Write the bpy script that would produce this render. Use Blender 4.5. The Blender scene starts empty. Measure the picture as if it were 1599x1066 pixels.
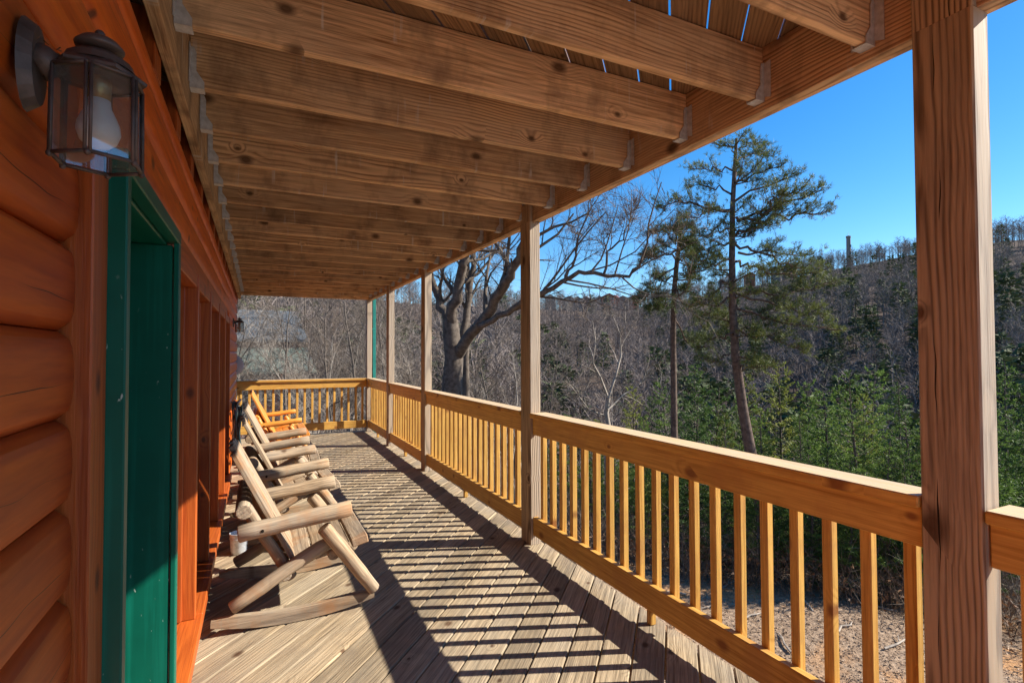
import bpy, math, random
import numpy as np
from mathutils import Vector, Matrix

random.seed(7); RNG = np.random.default_rng(7)
SC = bpy.context.scene
COL = SC.collection
rad = math.radians

# ------------------------------------------------------------------ camera
CAM_H = 1.444
YAW, PITCH, ROLL = rad(25.779), rad(1.315), rad(-.182)
LENS_F = 826.35                       # focal length in pixels of a 1599 px wide picture
PW, PH = 1599, 1066
fwd = Vector((math.sin(YAW)*math.cos(PITCH), math.cos(YAW)*math.cos(PITCH), math.sin(PITCH)))
rgt = Vector((math.cos(YAW), -math.sin(YAW), 0)); upv = rgt.cross(fwd)
r2 = math.cos(ROLL)*rgt + math.sin(ROLL)*upv
u2 = -math.sin(ROLL)*rgt + math.cos(ROLL)*upv
cd = bpy.data.cameras.new('camera'); cam = bpy.data.objects.new('camera', cd); COL.objects.link(cam)
cd.sensor_width = 36; cd.lens = 36*LENS_F/PW; cd.clip_start = .02; cd.clip_end = 5000
cam.matrix_world = Matrix(((r2.x, u2.x, -fwd.x, 0), (r2.y, u2.y, -fwd.y, 0), (r2.z, u2.z, -fwd.z, CAM_H), (0, 0, 0, 1)))
SC.camera = cam
CO = Vector((0, 0, CAM_H))
def ray(px, py):                      # direction of a photo pixel, unit depth along the view axis
    return ((px-PW/2)/LENS_F)*r2 - ((py-PH/2)/LENS_F)*u2 + fwd
def at_depth(px, py, d): return CO + ray(px, py)*d
def at_plane(px, py, ax, val):
    v = ray(px, py); return CO + v*((val-CO[ax])/v[ax])

# ------------------------------------------------------------------ sky, sun, exposure
SUN = Vector((1.325, -.53, 1.0)).normalized()
w = bpy.data.worlds.new('World'); SC.world = w; w.use_nodes = True
nt = w.node_tree; bg = nt.nodes['Background']
sky = nt.nodes.new('ShaderNodeTexSky'); sky.sky_type = 'NISHITA'; sky.sun_disc = False
sky.sun_elevation = math.asin(SUN.z); sky.sun_rotation = math.atan2(SUN.x, SUN.y)
sky.air_density = 1.0; sky.dust_density = .35; sky.ozone_density = 2.6; sky.altitude = 900
hs = nt.nodes.new('ShaderNodeHueSaturation'); hs.inputs['Saturation'].default_value = 1.38
nt.links.new(sky.outputs[0], hs.inputs['Color']); nt.links.new(hs.outputs[0], bg.inputs[0]); bg.inputs[1].default_value = .07
sd = bpy.data.lights.new('sun', 'SUN'); sd.energy = 3.7; sd.angle = rad(.53); sd.color = (1, .93, .82)
so = bpy.data.objects.new('sun', sd); COL.objects.link(so)
so.rotation_euler = (-SUN).to_track_quat('-Z', 'Y').to_euler(); so.location = (8, -6, 12)
vs = SC.view_settings; vs.view_transform = 'Standard'; vs.look = 'None'; vs.gamma = 1; vs.use_curve_mapping = False
vs.exposure = 1.6
SC.render.resolution_x, SC.render.resolution_y = 1024, 682
SC.cycles.max_bounces = 8; SC.cycles.diffuse_bounces = 5; SC.cycles.transparent_max_bounces = 12

# ------------------------------------------------------------------ node helpers and materials
def new_mat(name, rough=.7, spec=.3):
    m = bpy.data.materials.new(name); m.use_nodes = True
    b = m.node_tree.nodes['Principled BSDF']
    b.inputs['Roughness'].default_value = rough; b.inputs['Specular IOR Level'].default_value = spec
    return m, m.node_tree, b
def N(nt, typ, ins=None, **props):
    n = nt.nodes.new('ShaderNode'+typ)
    for k, v in props.items(): setattr(n, k, v)
    for k, v in (ins or {}).items():
        s = n.inputs[k]
        if isinstance(v, bpy.types.NodeSocket): nt.links.new(v, s)
        else: s.default_value = v
    return n
def mth(nt, op, a, b=0.0, c=None, clamp=False):
    d = {0: a, 1: b}
    if c is not None: d[2] = c
    n = N(nt, 'Math', d, operation=op); n.use_clamp = clamp
    return n.outputs[0]
def vmath(nt, op, a, b): return N(nt, 'VectorMath', {0: a, 1: b}, operation=op).outputs[0]
def mixc(nt, f, a, b, blend='MIX'):
    n = N(nt, 'Mix', data_type='RGBA', blend_type=blend)
    for s, v in ((n.inputs[0], f), (n.inputs[6], a), (n.inputs[7], b)):
        if isinstance(v, bpy.types.NodeSocket): nt.links.new(v, s)
        else: s.default_value = v if not isinstance(v, tuple) or len(v) == 4 else (*v, 1)
    return n.outputs[2]
def ramp(nt, f, stops):
    n = N(nt, 'ValToRGB', {0: f}); e = n.color_ramp.elements
    while len(e) < len(stops): e.new(.5)
    for x, (p, c) in zip(e, stops):
        x.position = p; x.color = (c, c, c, 1) if isinstance(c, (int, float)) else (*c, 1)
    return n.outputs[0]
def noise(nt, vec, scale=1, detail=3, rough=.55, dist=0):
    return N(nt, 'TexNoise', {'Vector': vec, 'Scale': scale, 'Detail': detail, 'Roughness': rough, 'Distortion': dist}).outputs[0]
def mapping(nt, vec, scale): return vmath(nt, 'MULTIPLY', vec, scale)

def wood(name, dark, light, grey=None, grey_amt=.0, ring=26, lscale=.1, ringmix=.5, knots=.08, knotcol=(.06, .025, .01),
         rough=.75, spec=.25, bump=.35, var=.35, stain=None, drips=0, crack=0, fibre=110, ringvar=True):
    m, nt, b = new_mat(name, rough, spec)
    tc = N(nt, 'TexCoord').outputs['Object']; rnd = N(nt, 'ObjectInfo').outputs['Random']
    r10 = mth(nt, 'MULTIPLY', rnd, 43.0)
    offs = N(nt, 'CombineXYZ', {0: r10, 1: mth(nt, 'MULTIPLY', mth(nt, 'SINE', mth(nt, 'MULTIPLY', rnd, 91.0)), .13), 2: mth(nt, 'MULTIPLY', mth(nt, 'SINE', mth(nt, 'MULTIPLY', rnd, 57.0)), .10)}).outputs[0]
    v = vmath(nt, 'ADD', tc, offs)
    warp = N(nt, 'TexNoise', {'Vector': mapping(nt, v, (1.2, 5, 5)), 'Scale': 1, 'Detail': 2}).outputs[1]
    warp = vmath(nt, 'MULTIPLY', vmath(nt, 'SUBTRACT', warp, (.5, .5, .5)), (0, .07, .07))
    # knots push the rings aside
    kx = N(nt, 'SeparateXYZ', {0: v}); kv = N(nt, 'TexVoronoi', {'Vector': N(nt, 'CombineXYZ', {0: mth(nt, 'MULTIPLY', kx.outputs[0], 3.0), 1: mth(nt, 'MULTIPLY', kx.outputs[1], 4.4)}).outputs[0], 'Scale': 1}, feature='F1', voronoi_dimensions='2D'); ksel = mth(nt, 'GREATER_THAN', N(nt, 'SeparateColor', {0: kv.outputs['Color']}).outputs[0], .66); ksz = mth(nt, 'ADD', .55, N(nt, 'SeparateColor', {0: kv.outputs['Color']}).outputs[1]); kv = mth(nt, 'ADD', mth(nt, 'DIVIDE', kv.outputs['Distance'], ksz), mth(nt, 'SUBTRACT', 1.0, ksel))
    kpush = ramp(nt, kv, [(0, 1), (.28, 0)])
    vl = vmath(nt, 'ADD', mapping(nt, v, (lscale, 1, 1)), warp)
    vl = vmath(nt, 'ADD', vl, N(nt, 'CombineXYZ', {0: 0., 1: mth(nt, 'MULTIPLY', kpush, .03), 2: mth(nt, 'MULTIPLY', kpush, .03)}).outputs[0])
    wv = N(nt, 'TexWave', {'Vector': vl, 'Scale': ring, 'Distortion': .8, 'Detail': 2, 'Detail Scale': 1.5}, wave_type='RINGS', rings_direction='X').outputs[1]
    wv = ramp(nt, wv, [(0, 0), (.4, .72), (1, 1)])
    fb = mth(nt, 'ADD', mth(nt, 'MULTIPLY', noise(nt, mapping(nt, v, (2.2, fibre*.55, fibre*.55)), 1, 4, .65), .6), mth(nt, 'MULTIPLY', noise(nt, mapping(nt, v, (7.0, fibre*2, fibre*2)), 1, 2, .6), .4))
    amp = mth(nt, 'MULTIPLY', ramp(nt, noise(nt, mapping(nt, v, (.8, 4, 4)), 1, 2), [(.36, .15), (.62, 1)]), mth(nt, 'MULTIPLY', mth(nt, 'ADD', .35, mth(nt, 'MULTIPLY', mth(nt, 'FRACT', mth(nt, 'MULTIPLY', rnd, 7.7)), .65)), ringmix) if ringvar else ringmix)
    bl = noise(nt, mapping(nt, v, (1.1, 6, 6)), 1, 4, .6)
    fs = ramp(nt, fb, [(.3, 0), (.7, 1)])
    f = mth(nt, 'ADD', mth(nt, 'MULTIPLY', wv, amp), mth(nt, 'MULTIPLY', fs, mth(nt, 'SUBTRACT', 1.0, amp)))
    f = mth(nt, 'ADD', f, mth(nt, 'MULTIPLY', mth(nt, 'SUBTRACT', bl, .5), .5), clamp=True)
    c = mixc(nt, ramp(nt, f, [(.12, 0), (.8, 1)]), dark, light)
    if grey:
        g = noise(nt, mapping(nt, v, (.8, 2.5, 2.5)), 1.3, 5, .65)
        c = mixc(nt, mth(nt, 'MULTIPLY', ramp(nt, g, [(.35, 0), (.65, 1)]), grey_amt), c, mixc(nt, fb, tuple(.55*x for x in grey), tuple(1.25*x for x in grey)))
    if stain:
        s = noise(nt, mapping(nt, v, (2.6, 1.5, 1.5)), 1.7, 5, .6)
        c = mixc(nt, mth(nt, 'MULTIPLY', ramp(nt, s, [(.5, 0), (.7, 1)]), .75), c, stain)
    if drips:
        d = noise(nt, mapping(nt, v, (26, 2.0, 2.0)), 1, 3, .6); d2 = noise(nt, mapping(nt, v, (3, 5, 5)), 1, 3)
        dm = mth(nt, 'MULTIPLY', ramp(nt, d, [(.6, 0), (.7, 1)]), ramp(nt, d2, [(.5, 0), (.6, 1)]))
        c = mixc(nt, mth(nt, 'MULTIPLY', dm, drips), c, (.62, .58, .52))
    if knots:
        km = ramp(nt, kv, [(knots*.55, 1), (knots, .55), (knots*1.5, 0)])
        c = mixc(nt, mth(nt, 'MULTIPLY', km, .85), c, knotcol)
    hgt = f
    if crack:
        sx = N(nt, 'SeparateXYZ', {0: tc})
        wob = noise(nt, N(nt, 'CombineXYZ', {0: mth(nt, 'MULTIPLY', sx.outputs[0], 2.2), 1: r10}).outputs[0], 1, 2)
        cy_ = mth(nt, 'MULTIPLY', mth(nt, 'SINE', mth(nt, 'MULTIPLY', rnd, 333.0)), .03)
        dd = mth(nt, 'ABSOLUTE', mth(nt, 'SUBTRACT', mth(nt, 'ADD', sx.outputs[1], cy_), mth(nt, 'MULTIPLY', mth(nt, 'SUBTRACT', wob, .5), .09)))
        wid = mth(nt, 'MULTIPLY', ramp(nt, noise(nt, N(nt, 'CombineXYZ', {0: mth(nt, 'MULTIPLY', sx.outputs[0], 3.4), 1: mth(nt, 'ADD', r10, 5.0)}).outputs[0], 1, 1), [(.46, 0), (.64, 1)]), .0032*crack)
        ck = mth(nt, 'LESS_THAN', dd, wid)
        c = mixc(nt, ck, c, (.012, .007, .004))
        hgt = mth(nt, 'SUBTRACT', f, mth(nt, 'MULTIPLY', ck, 2.0))
    val = mth(nt, 'ADD', 1-var/2, mth(nt, 'MULTIPLY', mth(nt, 'FRACT', mth(nt, 'MULTIPLY', rnd, 17.3)), var))
    c = mixc(nt, 1.0, c, N(nt, 'CombineColor', {0: val, 1: val, 2: val}).outputs[0], 'MULTIPLY')
    nt.links.new(c, b.inputs['Base Color'])
    bp = N(nt, 'Bump', {'Height': hgt, 'Strength': bump, 'Distance': .004})
    nt.links.new(bp.outputs[0], b.inputs['Normal'])
    return m

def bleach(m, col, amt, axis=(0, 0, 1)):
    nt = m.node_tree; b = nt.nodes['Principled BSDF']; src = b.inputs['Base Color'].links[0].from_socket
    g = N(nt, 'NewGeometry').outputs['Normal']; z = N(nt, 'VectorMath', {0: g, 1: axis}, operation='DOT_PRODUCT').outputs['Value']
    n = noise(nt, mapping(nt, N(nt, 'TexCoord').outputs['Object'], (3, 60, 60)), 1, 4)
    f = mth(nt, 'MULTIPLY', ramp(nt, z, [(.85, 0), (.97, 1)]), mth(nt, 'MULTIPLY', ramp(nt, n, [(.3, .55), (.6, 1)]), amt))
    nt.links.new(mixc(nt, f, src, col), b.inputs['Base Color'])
def plain(name, col, rough=.6, spec=.3, metal=0, var=.15, nscale=12, bump=0, col2=None):
    m, nt, b = new_mat(name, rough, spec); b.inputs['Metallic'].default_value = metal
    tc = N(nt, 'TexCoord').outputs['Object']
    n = noise(nt, tc, nscale, 5, .6)
    c2 = col2 or tuple(x*(1-var*2) for x in col)
    nt.links.new(mixc(nt, ramp(nt, n, [(.3, 0), (.7, 1)]), c2, col), b.inputs['Base Color'])
    if bump:
        nt.links.new(N(nt, 'Bump', {'Height': n, 'Strength': bump, 'Distance': .01}).outputs[0], b.inputs['Normal'])
    return m

M = {}
M['deck'] = wood('weathered_decking', (.10, .067, .037), (.42, .318, .196), grey=(.258, .228, .178), grey_amt=.5, ring=20, ringmix=.4, knots=.06, rough=.85, bump=.7, var=.42, stain=(.2, .155, .11), fibre=90)
M['joist'] = wood('joist_timber', (.25, .115, .042), (.82, .54, .29), grey=(.58, .46, .33), grey_amt=.45, ring=22, ringmix=.6, knots=.075, rough=.8, bump=.5, var=.45, stain=(.16, .10, .06), drips=.8)
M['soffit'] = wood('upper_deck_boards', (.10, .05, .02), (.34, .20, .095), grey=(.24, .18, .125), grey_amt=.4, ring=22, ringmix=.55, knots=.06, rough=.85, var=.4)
M['post'] = wood('post_timber', (.125, .075, .038), (.48, .35, .215), grey=(.42, .365, .30), grey_amt=.35, ring=21, lscale=.08, ringmix=.85, ringvar=False, knots=.12, rough=.75, bump=.5, var=.15, crack=.8, fibre=80)
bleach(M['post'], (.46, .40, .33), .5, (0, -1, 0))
M['rail'] = wood('golden_rail_timber', (.38, .175, .027), (.68, .40, .095), ring=20, ringmix=.42, knots=.075, knotcol=(.2, .065, .014), rough=.55, spec=.35, bump=.18, var=.16, stain=(.44, .22, .06))
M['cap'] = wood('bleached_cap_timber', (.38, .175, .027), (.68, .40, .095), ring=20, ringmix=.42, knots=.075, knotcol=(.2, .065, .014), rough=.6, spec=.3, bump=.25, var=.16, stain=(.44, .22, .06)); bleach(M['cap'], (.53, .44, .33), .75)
M['log'] = wood('red_stained_log', (.42, .056, .005), (.70, .145, .013), ring=9, ringmix=.3, knots=.05, knotcol=(.06, .012, .004), rough=.4, spec=.28, bump=.2, var=.25, fibre=40, crack=.22)
M['trim'] = wood('orange_stained_board', (.25, .042, .006), (.44, .1, .015), ring=18, ringmix=.45, knots=.06, knotcol=(.09, .02, .005), rough=.45, spec=.4, bump=.2, var=.2)
M['chair'] = wood('weathered_log', (.10, .06, .032), (.45, .325, .2), grey=(.34, .30, .25), grey_amt=.55, ring=14, ringmix=.3, knots=.05, rough=.8, bump=.5, var=.25, stain=(.34, .15, .05), fibre=60)
M['honey'] = wood('honey_stained_log', (.40, .13, .018), (.68, .29, .05), ring=14, ringmix=.4, knots=.06, rough=.45, spec=.4, bump=.25, var=.2)
M['green'] = plain('green_paint', (.002, .105, .066), .4, .25, nscale=5, var=.12)
def specks(m, col):
    nt = m.node_tree; b = nt.nodes['Principled BSDF']; src = b.inputs['Base Color'].links[0].from_socket; tc = N(nt, 'TexCoord').outputs['Object']
    f = mth(nt, 'MULTIPLY', ramp(nt, noise(nt, mapping(nt, tc, (40, 90, 90)), 1, 2, .5), [(.72, 0), (.76, 1)]), ramp(nt, noise(nt, tc, 3, 2), [(.45, 0), (.6, 1)]))
    f2 = mth(nt, 'MULTIPLY', ramp(nt, noise(nt, mapping(nt, tc, (1.5, 40, 40)), 1, 4, .6), [(.5, 0), (.75, 1)]), .35)
    nt.links.new(mixc(nt, f, mixc(nt, f2, src, tuple(2.2*x for x in (.004, .11, .075))), col), b.inputs['Base Color'])
specks(M['green'], (.45, .5, .42))
M['galv'] = plain('galvanised_steel', (.66, .7, .75), .45, .5, metal=.35, nscale=40, var=.2)
M['bronze'] = plain('bronze_paint', (.125, .094, .083), .5, .4, metal=.25, nscale=30, var=.3, bump=.15)
M['hose'] = plain('green_hose_rubber', (.01, .035, .04), .45, .4)
M['hosegrey'] = plain('grey_cord', (.22, .22, .23), .5, .3)
M['dish'] = plain('dish_paint', (.42, .46, .55), .5, .3, nscale=6, var=.05)
M['spout'] = plain('teal_paint', (.02, .22, .19), .4, .4, nscale=6)
M['bulb'] = plain('frosted_bulb', (.82, .82, .84), .3, .5, var=.02)
M['brass'] = plain('brass_socket', (.45, .36, .2), .35, .5, metal=.8)
M['dark'] = plain('dark_void', (.02, .015, .012), .9, .1)
M['bark'] = plain('grey_bark', (.17, .14, .115), .9, .15, nscale=9, bump=.6, col2=(.06, .047, .038))
M['twig'] = plain('grey_twig', (.25, .2, .155), .9, .15, nscale=3, col2=(.12, .09, .068))
M['palebark'] = plain('pale_bark', (.44, .385, .32), .85, .2, nscale=5, col2=(.22, .18, .145))
M['pinebark'] = plain('pine_bark', (.18, .13, .105), .9, .15, nscale=11, bump=.8, col2=(.06, .042, .034))
M['cabinroof'] = plain('grey_shingle_roof', (.26, .30, .34), .7, .3, nscale=1.2)
M['slateroof'] = plain('slate_blue_roof', (.10, .115, .13), .8, .2, nscale=1.5)
M['greenroof'] = plain('grey_green_roof', (.15, .20, .17), .6, .3, nscale=.8)
M['redwall'] = plain('red_brown_siding', (.20, .075, .065), .7, .25, nscale=1)
M['brickwall'] = plain('orange_log_siding', (.42, .16, .09), .7, .25, nscale=.6)
M['darkwall'] = plain('dark_timber_siding', (.22, .20, .185), .7, .25, nscale=.6)
M['redroof'] = plain('red_metal_roof', (.38, .10, .07), .5, .3, nscale=.5)
M['cloud_white'] = plain('paper', (.7, .68, .62), .8, .2)

def leafmat(name, a, b_, rough=.6, trans=.25, scale=1.3):
    m, nt, b = new_mat(name, rough, .25)
    g = N(nt, 'NewGeometry').outputs['Position']; rnd = N(nt, 'ObjectInfo').outputs['Random']
    n = noise(nt, g, scale, 3); n2 = noise(nt, g, scale*14, 2)
    f = mth(nt, 'ADD', mth(nt, 'MULTIPLY', n, .6), mth(nt, 'MULTIPLY', n2, .4))
    f = mth(nt, 'ADD', f, mth(nt, 'MULTIPLY', mth(nt, 'SUBTRACT', rnd, .5), .25))
    c = mixc(nt, ramp(nt, f, [(.34, 0), (.66, 1)]), a, b_)
    nt.links.new(c, b.inputs['Base Color'])
    if trans:
        t = N(nt, 'BsdfTranslucent', {0: c}); mx = N(nt, 'MixShader', {0: trans, 1: b.outputs[0], 2: t.outputs[0]})
        nt.links.new(mx.outputs[0], nt.nodes['Material Output'].inputs[0])
    return m
M['needle'] = leafmat('pine_needles', (.042, .066, .018), (.20, .22, .05), trans=.2, scale=.9)
M['cedar'] = leafmat('cedar_foliage', (.04, .085, .018), (.165, .25, .05), trans=.35, scale=.7)
M['yellowgreen'] = leafmat('yellowish_cedar_foliage', (.08, .105, .018), (.25, .27, .05), trans=.35, scale=.7)
M['deadleaf'] = leafmat('dry_brown_leaves', (.07, .035, .018), (.23, .12, .06), trans=.2, scale=3)
M['litter'] = leafmat('fallen_leaf_litter', (.16, .10, .06), (.44, .31, .21), trans=0, scale=6)
M['wood_far'] = leafmat('leafless_branches', (.095, .077, .072), (.225, .185, .165), .95, 0, scale=.05)
M['ever_far'] = leafmat('distant_evergreens', (.028, .042, .018), (.085, .105, .042), .8, .1, scale=.06)
M['brush'] = leafmat('brush_twigs', (.085, .06, .045), (.24, .19, .145), .95, 0, scale=.4)

def glass(name, tint=(.9, .93, .93), alpha=.84, rough=.02):
    m, nt, b = new_mat(name, rough, .5)
    tr = N(nt, 'BsdfTransparent', {0: (*tint, 1)}); gl = N(nt, 'BsdfGlossy', {0: (.8, .8, .8, 1), 'Roughness': rough})
    df = N(nt, 'BsdfDiffuse', {0: (.45, .43, .4, 1)})
    a = N(nt, 'MixShader', {0: .3, 1: gl.outputs[0], 2: df.outputs[0]})
    mx = N(nt, 'MixShader', {0: alpha, 1: a.outputs[0], 2: tr.outputs[0]})
    nt.links.new(mx.outputs[0], nt.nodes['Material Output'].inputs[0])
    return m
M['glass'] = glass('dusty_lantern_glass')
def pane_mat():
    m, nt, b = new_mat('window_glass', .04, .6)
    b.inputs['Base Color'].default_value = (.015, .016, .018, 1)
    return m
M['pane'] = pane_mat()

# ground: leaf litter, brown soil and orange clay
def ground_mat():
    m, nt, b = new_mat('bare_ground', .95, .1)
    g = N(nt, 'NewGeometry').outputs['Position']
    n1 = noise(nt, g, .5, 5, .6); n2 = noise(nt, g, 9, 6, .7); n3 = noise(nt, g, .9, 3)
    c = mixc(nt, ramp(nt, n2, [(.32, 0), (.68, 1)]), (.16, .105, .07), (.44, .32, .22))
    clay = mixc(nt, n2, (.40, .19, .075), (.58, .33, .15))
    c = mixc(nt, mth(nt, 'MULTIPLY', ramp(nt, n1, [(.52, 0), (.62, 1)]), .8), c, clay)
    far = N(nt, 'VectorMath', {0: g}, operation='LENGTH').outputs['Value']
    forest = mixc(nt, n3, (.055, .04, .032), (.13, .095, .075))
    c = mixc(nt, ramp(nt, mth(nt, 'DIVIDE', far, 40.0), [(.36, 0), (.5, 1)]), c, forest)
    nt.links.new(c, b.inputs['Base Color'])
    nt.links.new(N(nt, 'Bump', {'Height': n2, 'Strength': .8, 'Distance': .06}).outputs[0], b.inputs['Normal'])
    return m
M['ground'] = ground_mat()

# ------------------------------------------------------------------ mesh helpers
def mesh_from(name, V, F, mats=None, midx=None, smooth=False):
    me = bpy.data.meshes.new(name); me.from_pydata([tuple(v) for v in V], [], F)
    for m in (mats or []): me.materials.append(m)
    if midx is not None: me.polygons.foreach_set('material_index', midx)
    if smooth: me.polygons.foreach_set('use_smooth', [True]*len(me.polygons))
    me.update(); return me
def tri_mesh(name, T, mat):            # T: (n,3,3) triangle soup
    n = len(T); me = bpy.data.meshes.new(name)
    me.vertices.add(3*n); me.vertices.foreach_set('co', np.ascontiguousarray(T, dtype=np.float32).ravel())
    me.loops.add(3*n); me.loops.foreach_set('vertex_index', np.arange(3*n, dtype=np.int32))
    me.polygons.add(n); me.polygons.foreach_set('loop_start', np.arange(0, 3*n, 3, dtype=np.int32))
    me.update(calc_edges=True); me.materials.append(mat); return me
def link(name, me, parent=None, loc=(0, 0, 0)):
    o = bpy.data.objects.new(name, me); COL.objects.link(o); o.location = loc
    if parent: o.parent = parent
    return o
def tag(o, label=None, cat=None, group=None, kind=None):
    for k, v in (('label', label), ('category', cat), ('group', group), ('kind', kind)):
        if v: o[k] = v
    return o
def thing(name, label, cat, loc=(0, 0, 0), rz=0, group=None):
    o = bpy.data.objects.new(name, None); COL.objects.link(o); o.location = loc; o.rotation_euler = (0, 0, rz)
    o.empty_display_size = .1
    return tag(o, label, cat, group)
def copy_tree(o, parent=None):
    c = o.copy(); COL.objects.link(c); c.parent = parent
    for ch in list(o.children): copy_tree(ch, c)
    return c

_boxes = {}
def box_mesh(L, W, T, mat, bev=.004):
    key = (round(L, 4), round(W, 4), round(T, 4), mat.name, bev)
    if key in _boxes: return _boxes[key]
    h = (L/2, W/2, T/2); b = min(bev, .3*min(h))
    V, idx = [], {}
    for sx in (-1, 1):
        for sy in (-1, 1):
            for sz in (-1, 1):
                for ax in range(3):
                    p = [sx*(h[0]-b), sy*(h[1]-b), sz*(h[2]-b)]; p[ax] = (sx, sy, sz)[ax]*h[ax]
                    idx[sx, sy, sz, ax] = len(V); V.append(tuple(p))
    F = []
    def face(ids):
        c = sum((Vector(V[i]) for i in ids), Vector())/len(ids)
        n = (Vector(V[ids[1]])-Vector(V[ids[0]])).cross(Vector(V[ids[2]])-Vector(V[ids[0]]))
        F.append(tuple(ids) if n.dot(c) > 0 else tuple(reversed(ids)))
    for ax in range(3):
        o1, o2 = [a for a in range(3) if a != ax]
        for s in (-1, 1):
            ids = []
            for a, c in ((-1, -1), (1, -1), (1, 1), (-1, 1)):
                k = [0, 0, 0]; k[ax] = s; k[o1] = a; k[o2] = c; ids.append(idx[k[0], k[1], k[2], ax])
            face(ids)
        for a in (-1, 1):
            for c in (-1, 1):
                k0 = [0, 0, 0]; k0[o1] = a; k0[o2] = c; k1 = list(k0); k0[ax] = -1; k1[ax] = 1
                face([idx[(*k0, o1)], idx[(*k1, o1)], idx[(*k1, o2)], idx[(*k0, o2)]])
    for s in ((a, c, d) for a in (-1, 1) for c in (-1, 1) for d in (-1, 1)): face([idx[(*s, 0)], idx[(*s, 1)], idx[(*s, 2)]])
    me = mesh_from('board', V, F, [mat]); _boxes[key] = me; return me
def frame_rot(xd, yd):
    x = Vector(xd).normalized(); z = x.cross(Vector(yd)).normalized(); y = z.cross(x)
    return Matrix(((x.x, y.x, z.x), (x.y, y.y, z.y), (x.z, y.z, z.z)))
def place(o, R, loc, parent=None):
    o.rotation_mode = 'QUATERNION'; o.rotation_quaternion = R.to_quaternion()
    o.location = Vector(loc) - (parent.location if parent else Vector())
    if parent and parent.parent: o.location -= parent.parent.location
def board(name, parent, mat, p0, p1, W, T, wdir, bev=.004):
    """a timber from p0 to p1 (centre line), W wide along wdir, T thick; length is the object's own x axis"""
    p0, p1 = Vector(p0), Vector(p1)
    o = link(name, box_mesh((p1-p0).length, W, T, mat, bev), parent)
    place(o, frame_rot(p1-p0, wdir), (p0+p1)/2, parent); return o
def bx(name, parent, mat, x0, x1, y0, y1, z0, z1, bev=.003, along=None):
    d = (x1-x0, y1-y0, z1-z0); a = along if along is not None else max(range(3), key=lambda i: d[i])
    c = Vector(((x0+x1)/2, (y0+y1)/2, (z0+z1)/2)); e = [Vector((1, 0, 0)), Vector((0, 1, 0)), Vector((0, 0, 1))]
    b_ = sorted([i for i in range(3) if i != a], key=lambda i: -d[i])[0]; t = 3-a-b_
    return board(name, parent, mat, c-e[a]*d[a]/2, c+e[a]*d[a]/2, d[b_], d[t], e[b_], bev)

class MB:
    def __init__(s): s.V, s.F, s.n = [], [], 0
    def add(s, V, F):
        s.V.extend(V); s.F.extend([tuple(i+s.n for i in f) for f in F]); s.n += len(V)
    def tube(s, P, R, k=6, cap=True):
        P = [Vector(p) for p in P]; V, F = [], []; n = len(P)
        t0 = (P[1]-P[0]).normalized(); a = t0.orthogonal().normalized()
        for i in range(n):
            t = (P[min(i+1, n-1)]-P[max(i-1, 0)]).normalized()
            a = (a - t*a.dot(t)).normalized(); b = t.cross(a)
            for j in range(k):
                an = 2*math.pi*j/k; V.append(P[i]+(a*math.cos(an)+b*math.sin(an))*R[i])
        for i in range(n-1):
            for j in range(k):
                F.append((i*k+j, i*k+(j+1) % k, (i+1)*k+(j+1) % k, (i+1)*k+j))
        if cap and k > 2: F.append(tuple(reversed(range(k)))); F.append(tuple((n-1)*k+j for j in range(k)))
        s.add(V, F)
    def lathe(s, prof, k=20, c=(0, 0, 0), cap=True):
        c = Vector(c); V = [c+Vector((r*math.cos(2*math.pi*j/k), r*math.sin(2*math.pi*j/k), z)) for r, z in prof for j in range(k)]
        F = [(i*k+j, i*k+(j+1) % k, (i+1)*k+(j+1) % k, (i+1)*k+j) for i in range(len(prof)-1) for j in range(k)]
        if cap: F.append(tuple(reversed(range(k)))); F.append(tuple((len(prof)-1)*k+j for j in range(k)))
        s.add(V, F)
    def box(s, x0, x1, y0, y1, z0, z1):
        s.add([Vector((x, y, z)) for x in (x0, x1) for y in (y0, y1) for z in (z0, z1)],
              [(0, 1, 3, 2), (4, 6, 7, 5), (0, 4, 5, 1), (2, 3, 7, 6), (0, 2, 6, 4), (1, 5, 7, 3)])
    def prism(s, poly, d, off=(0, 0, 0)):
        """polygon of 3D points swept by vector d"""
        n = len(poly); d = Vector(d); V = [Vector(p) for p in poly]+[Vector(p)+d for p in poly]
        s.add(V, [tuple(range(n)), tuple(reversed(range(n, 2*n)))]+[(i, n+i, n+(i+1) % n, (i+1) % n) for i in range(n)])
    def mesh(s, name, mat, smooth=False):
        me = mesh_from(name, s.V, s.F, [mat], None, smooth)
        import bmesh
        bm = bmesh.new(); bm.from_mesh(me); bmesh.ops.recalc_face_normals(bm, faces=bm.faces); bm.to_mesh(me); bm.free()
        return me
    def build(s, name, mat, parent=None, loc=(0, 0, 0), smooth=False):
        return link(name, s.mesh(name, mat, smooth), parent, loc)

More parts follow.
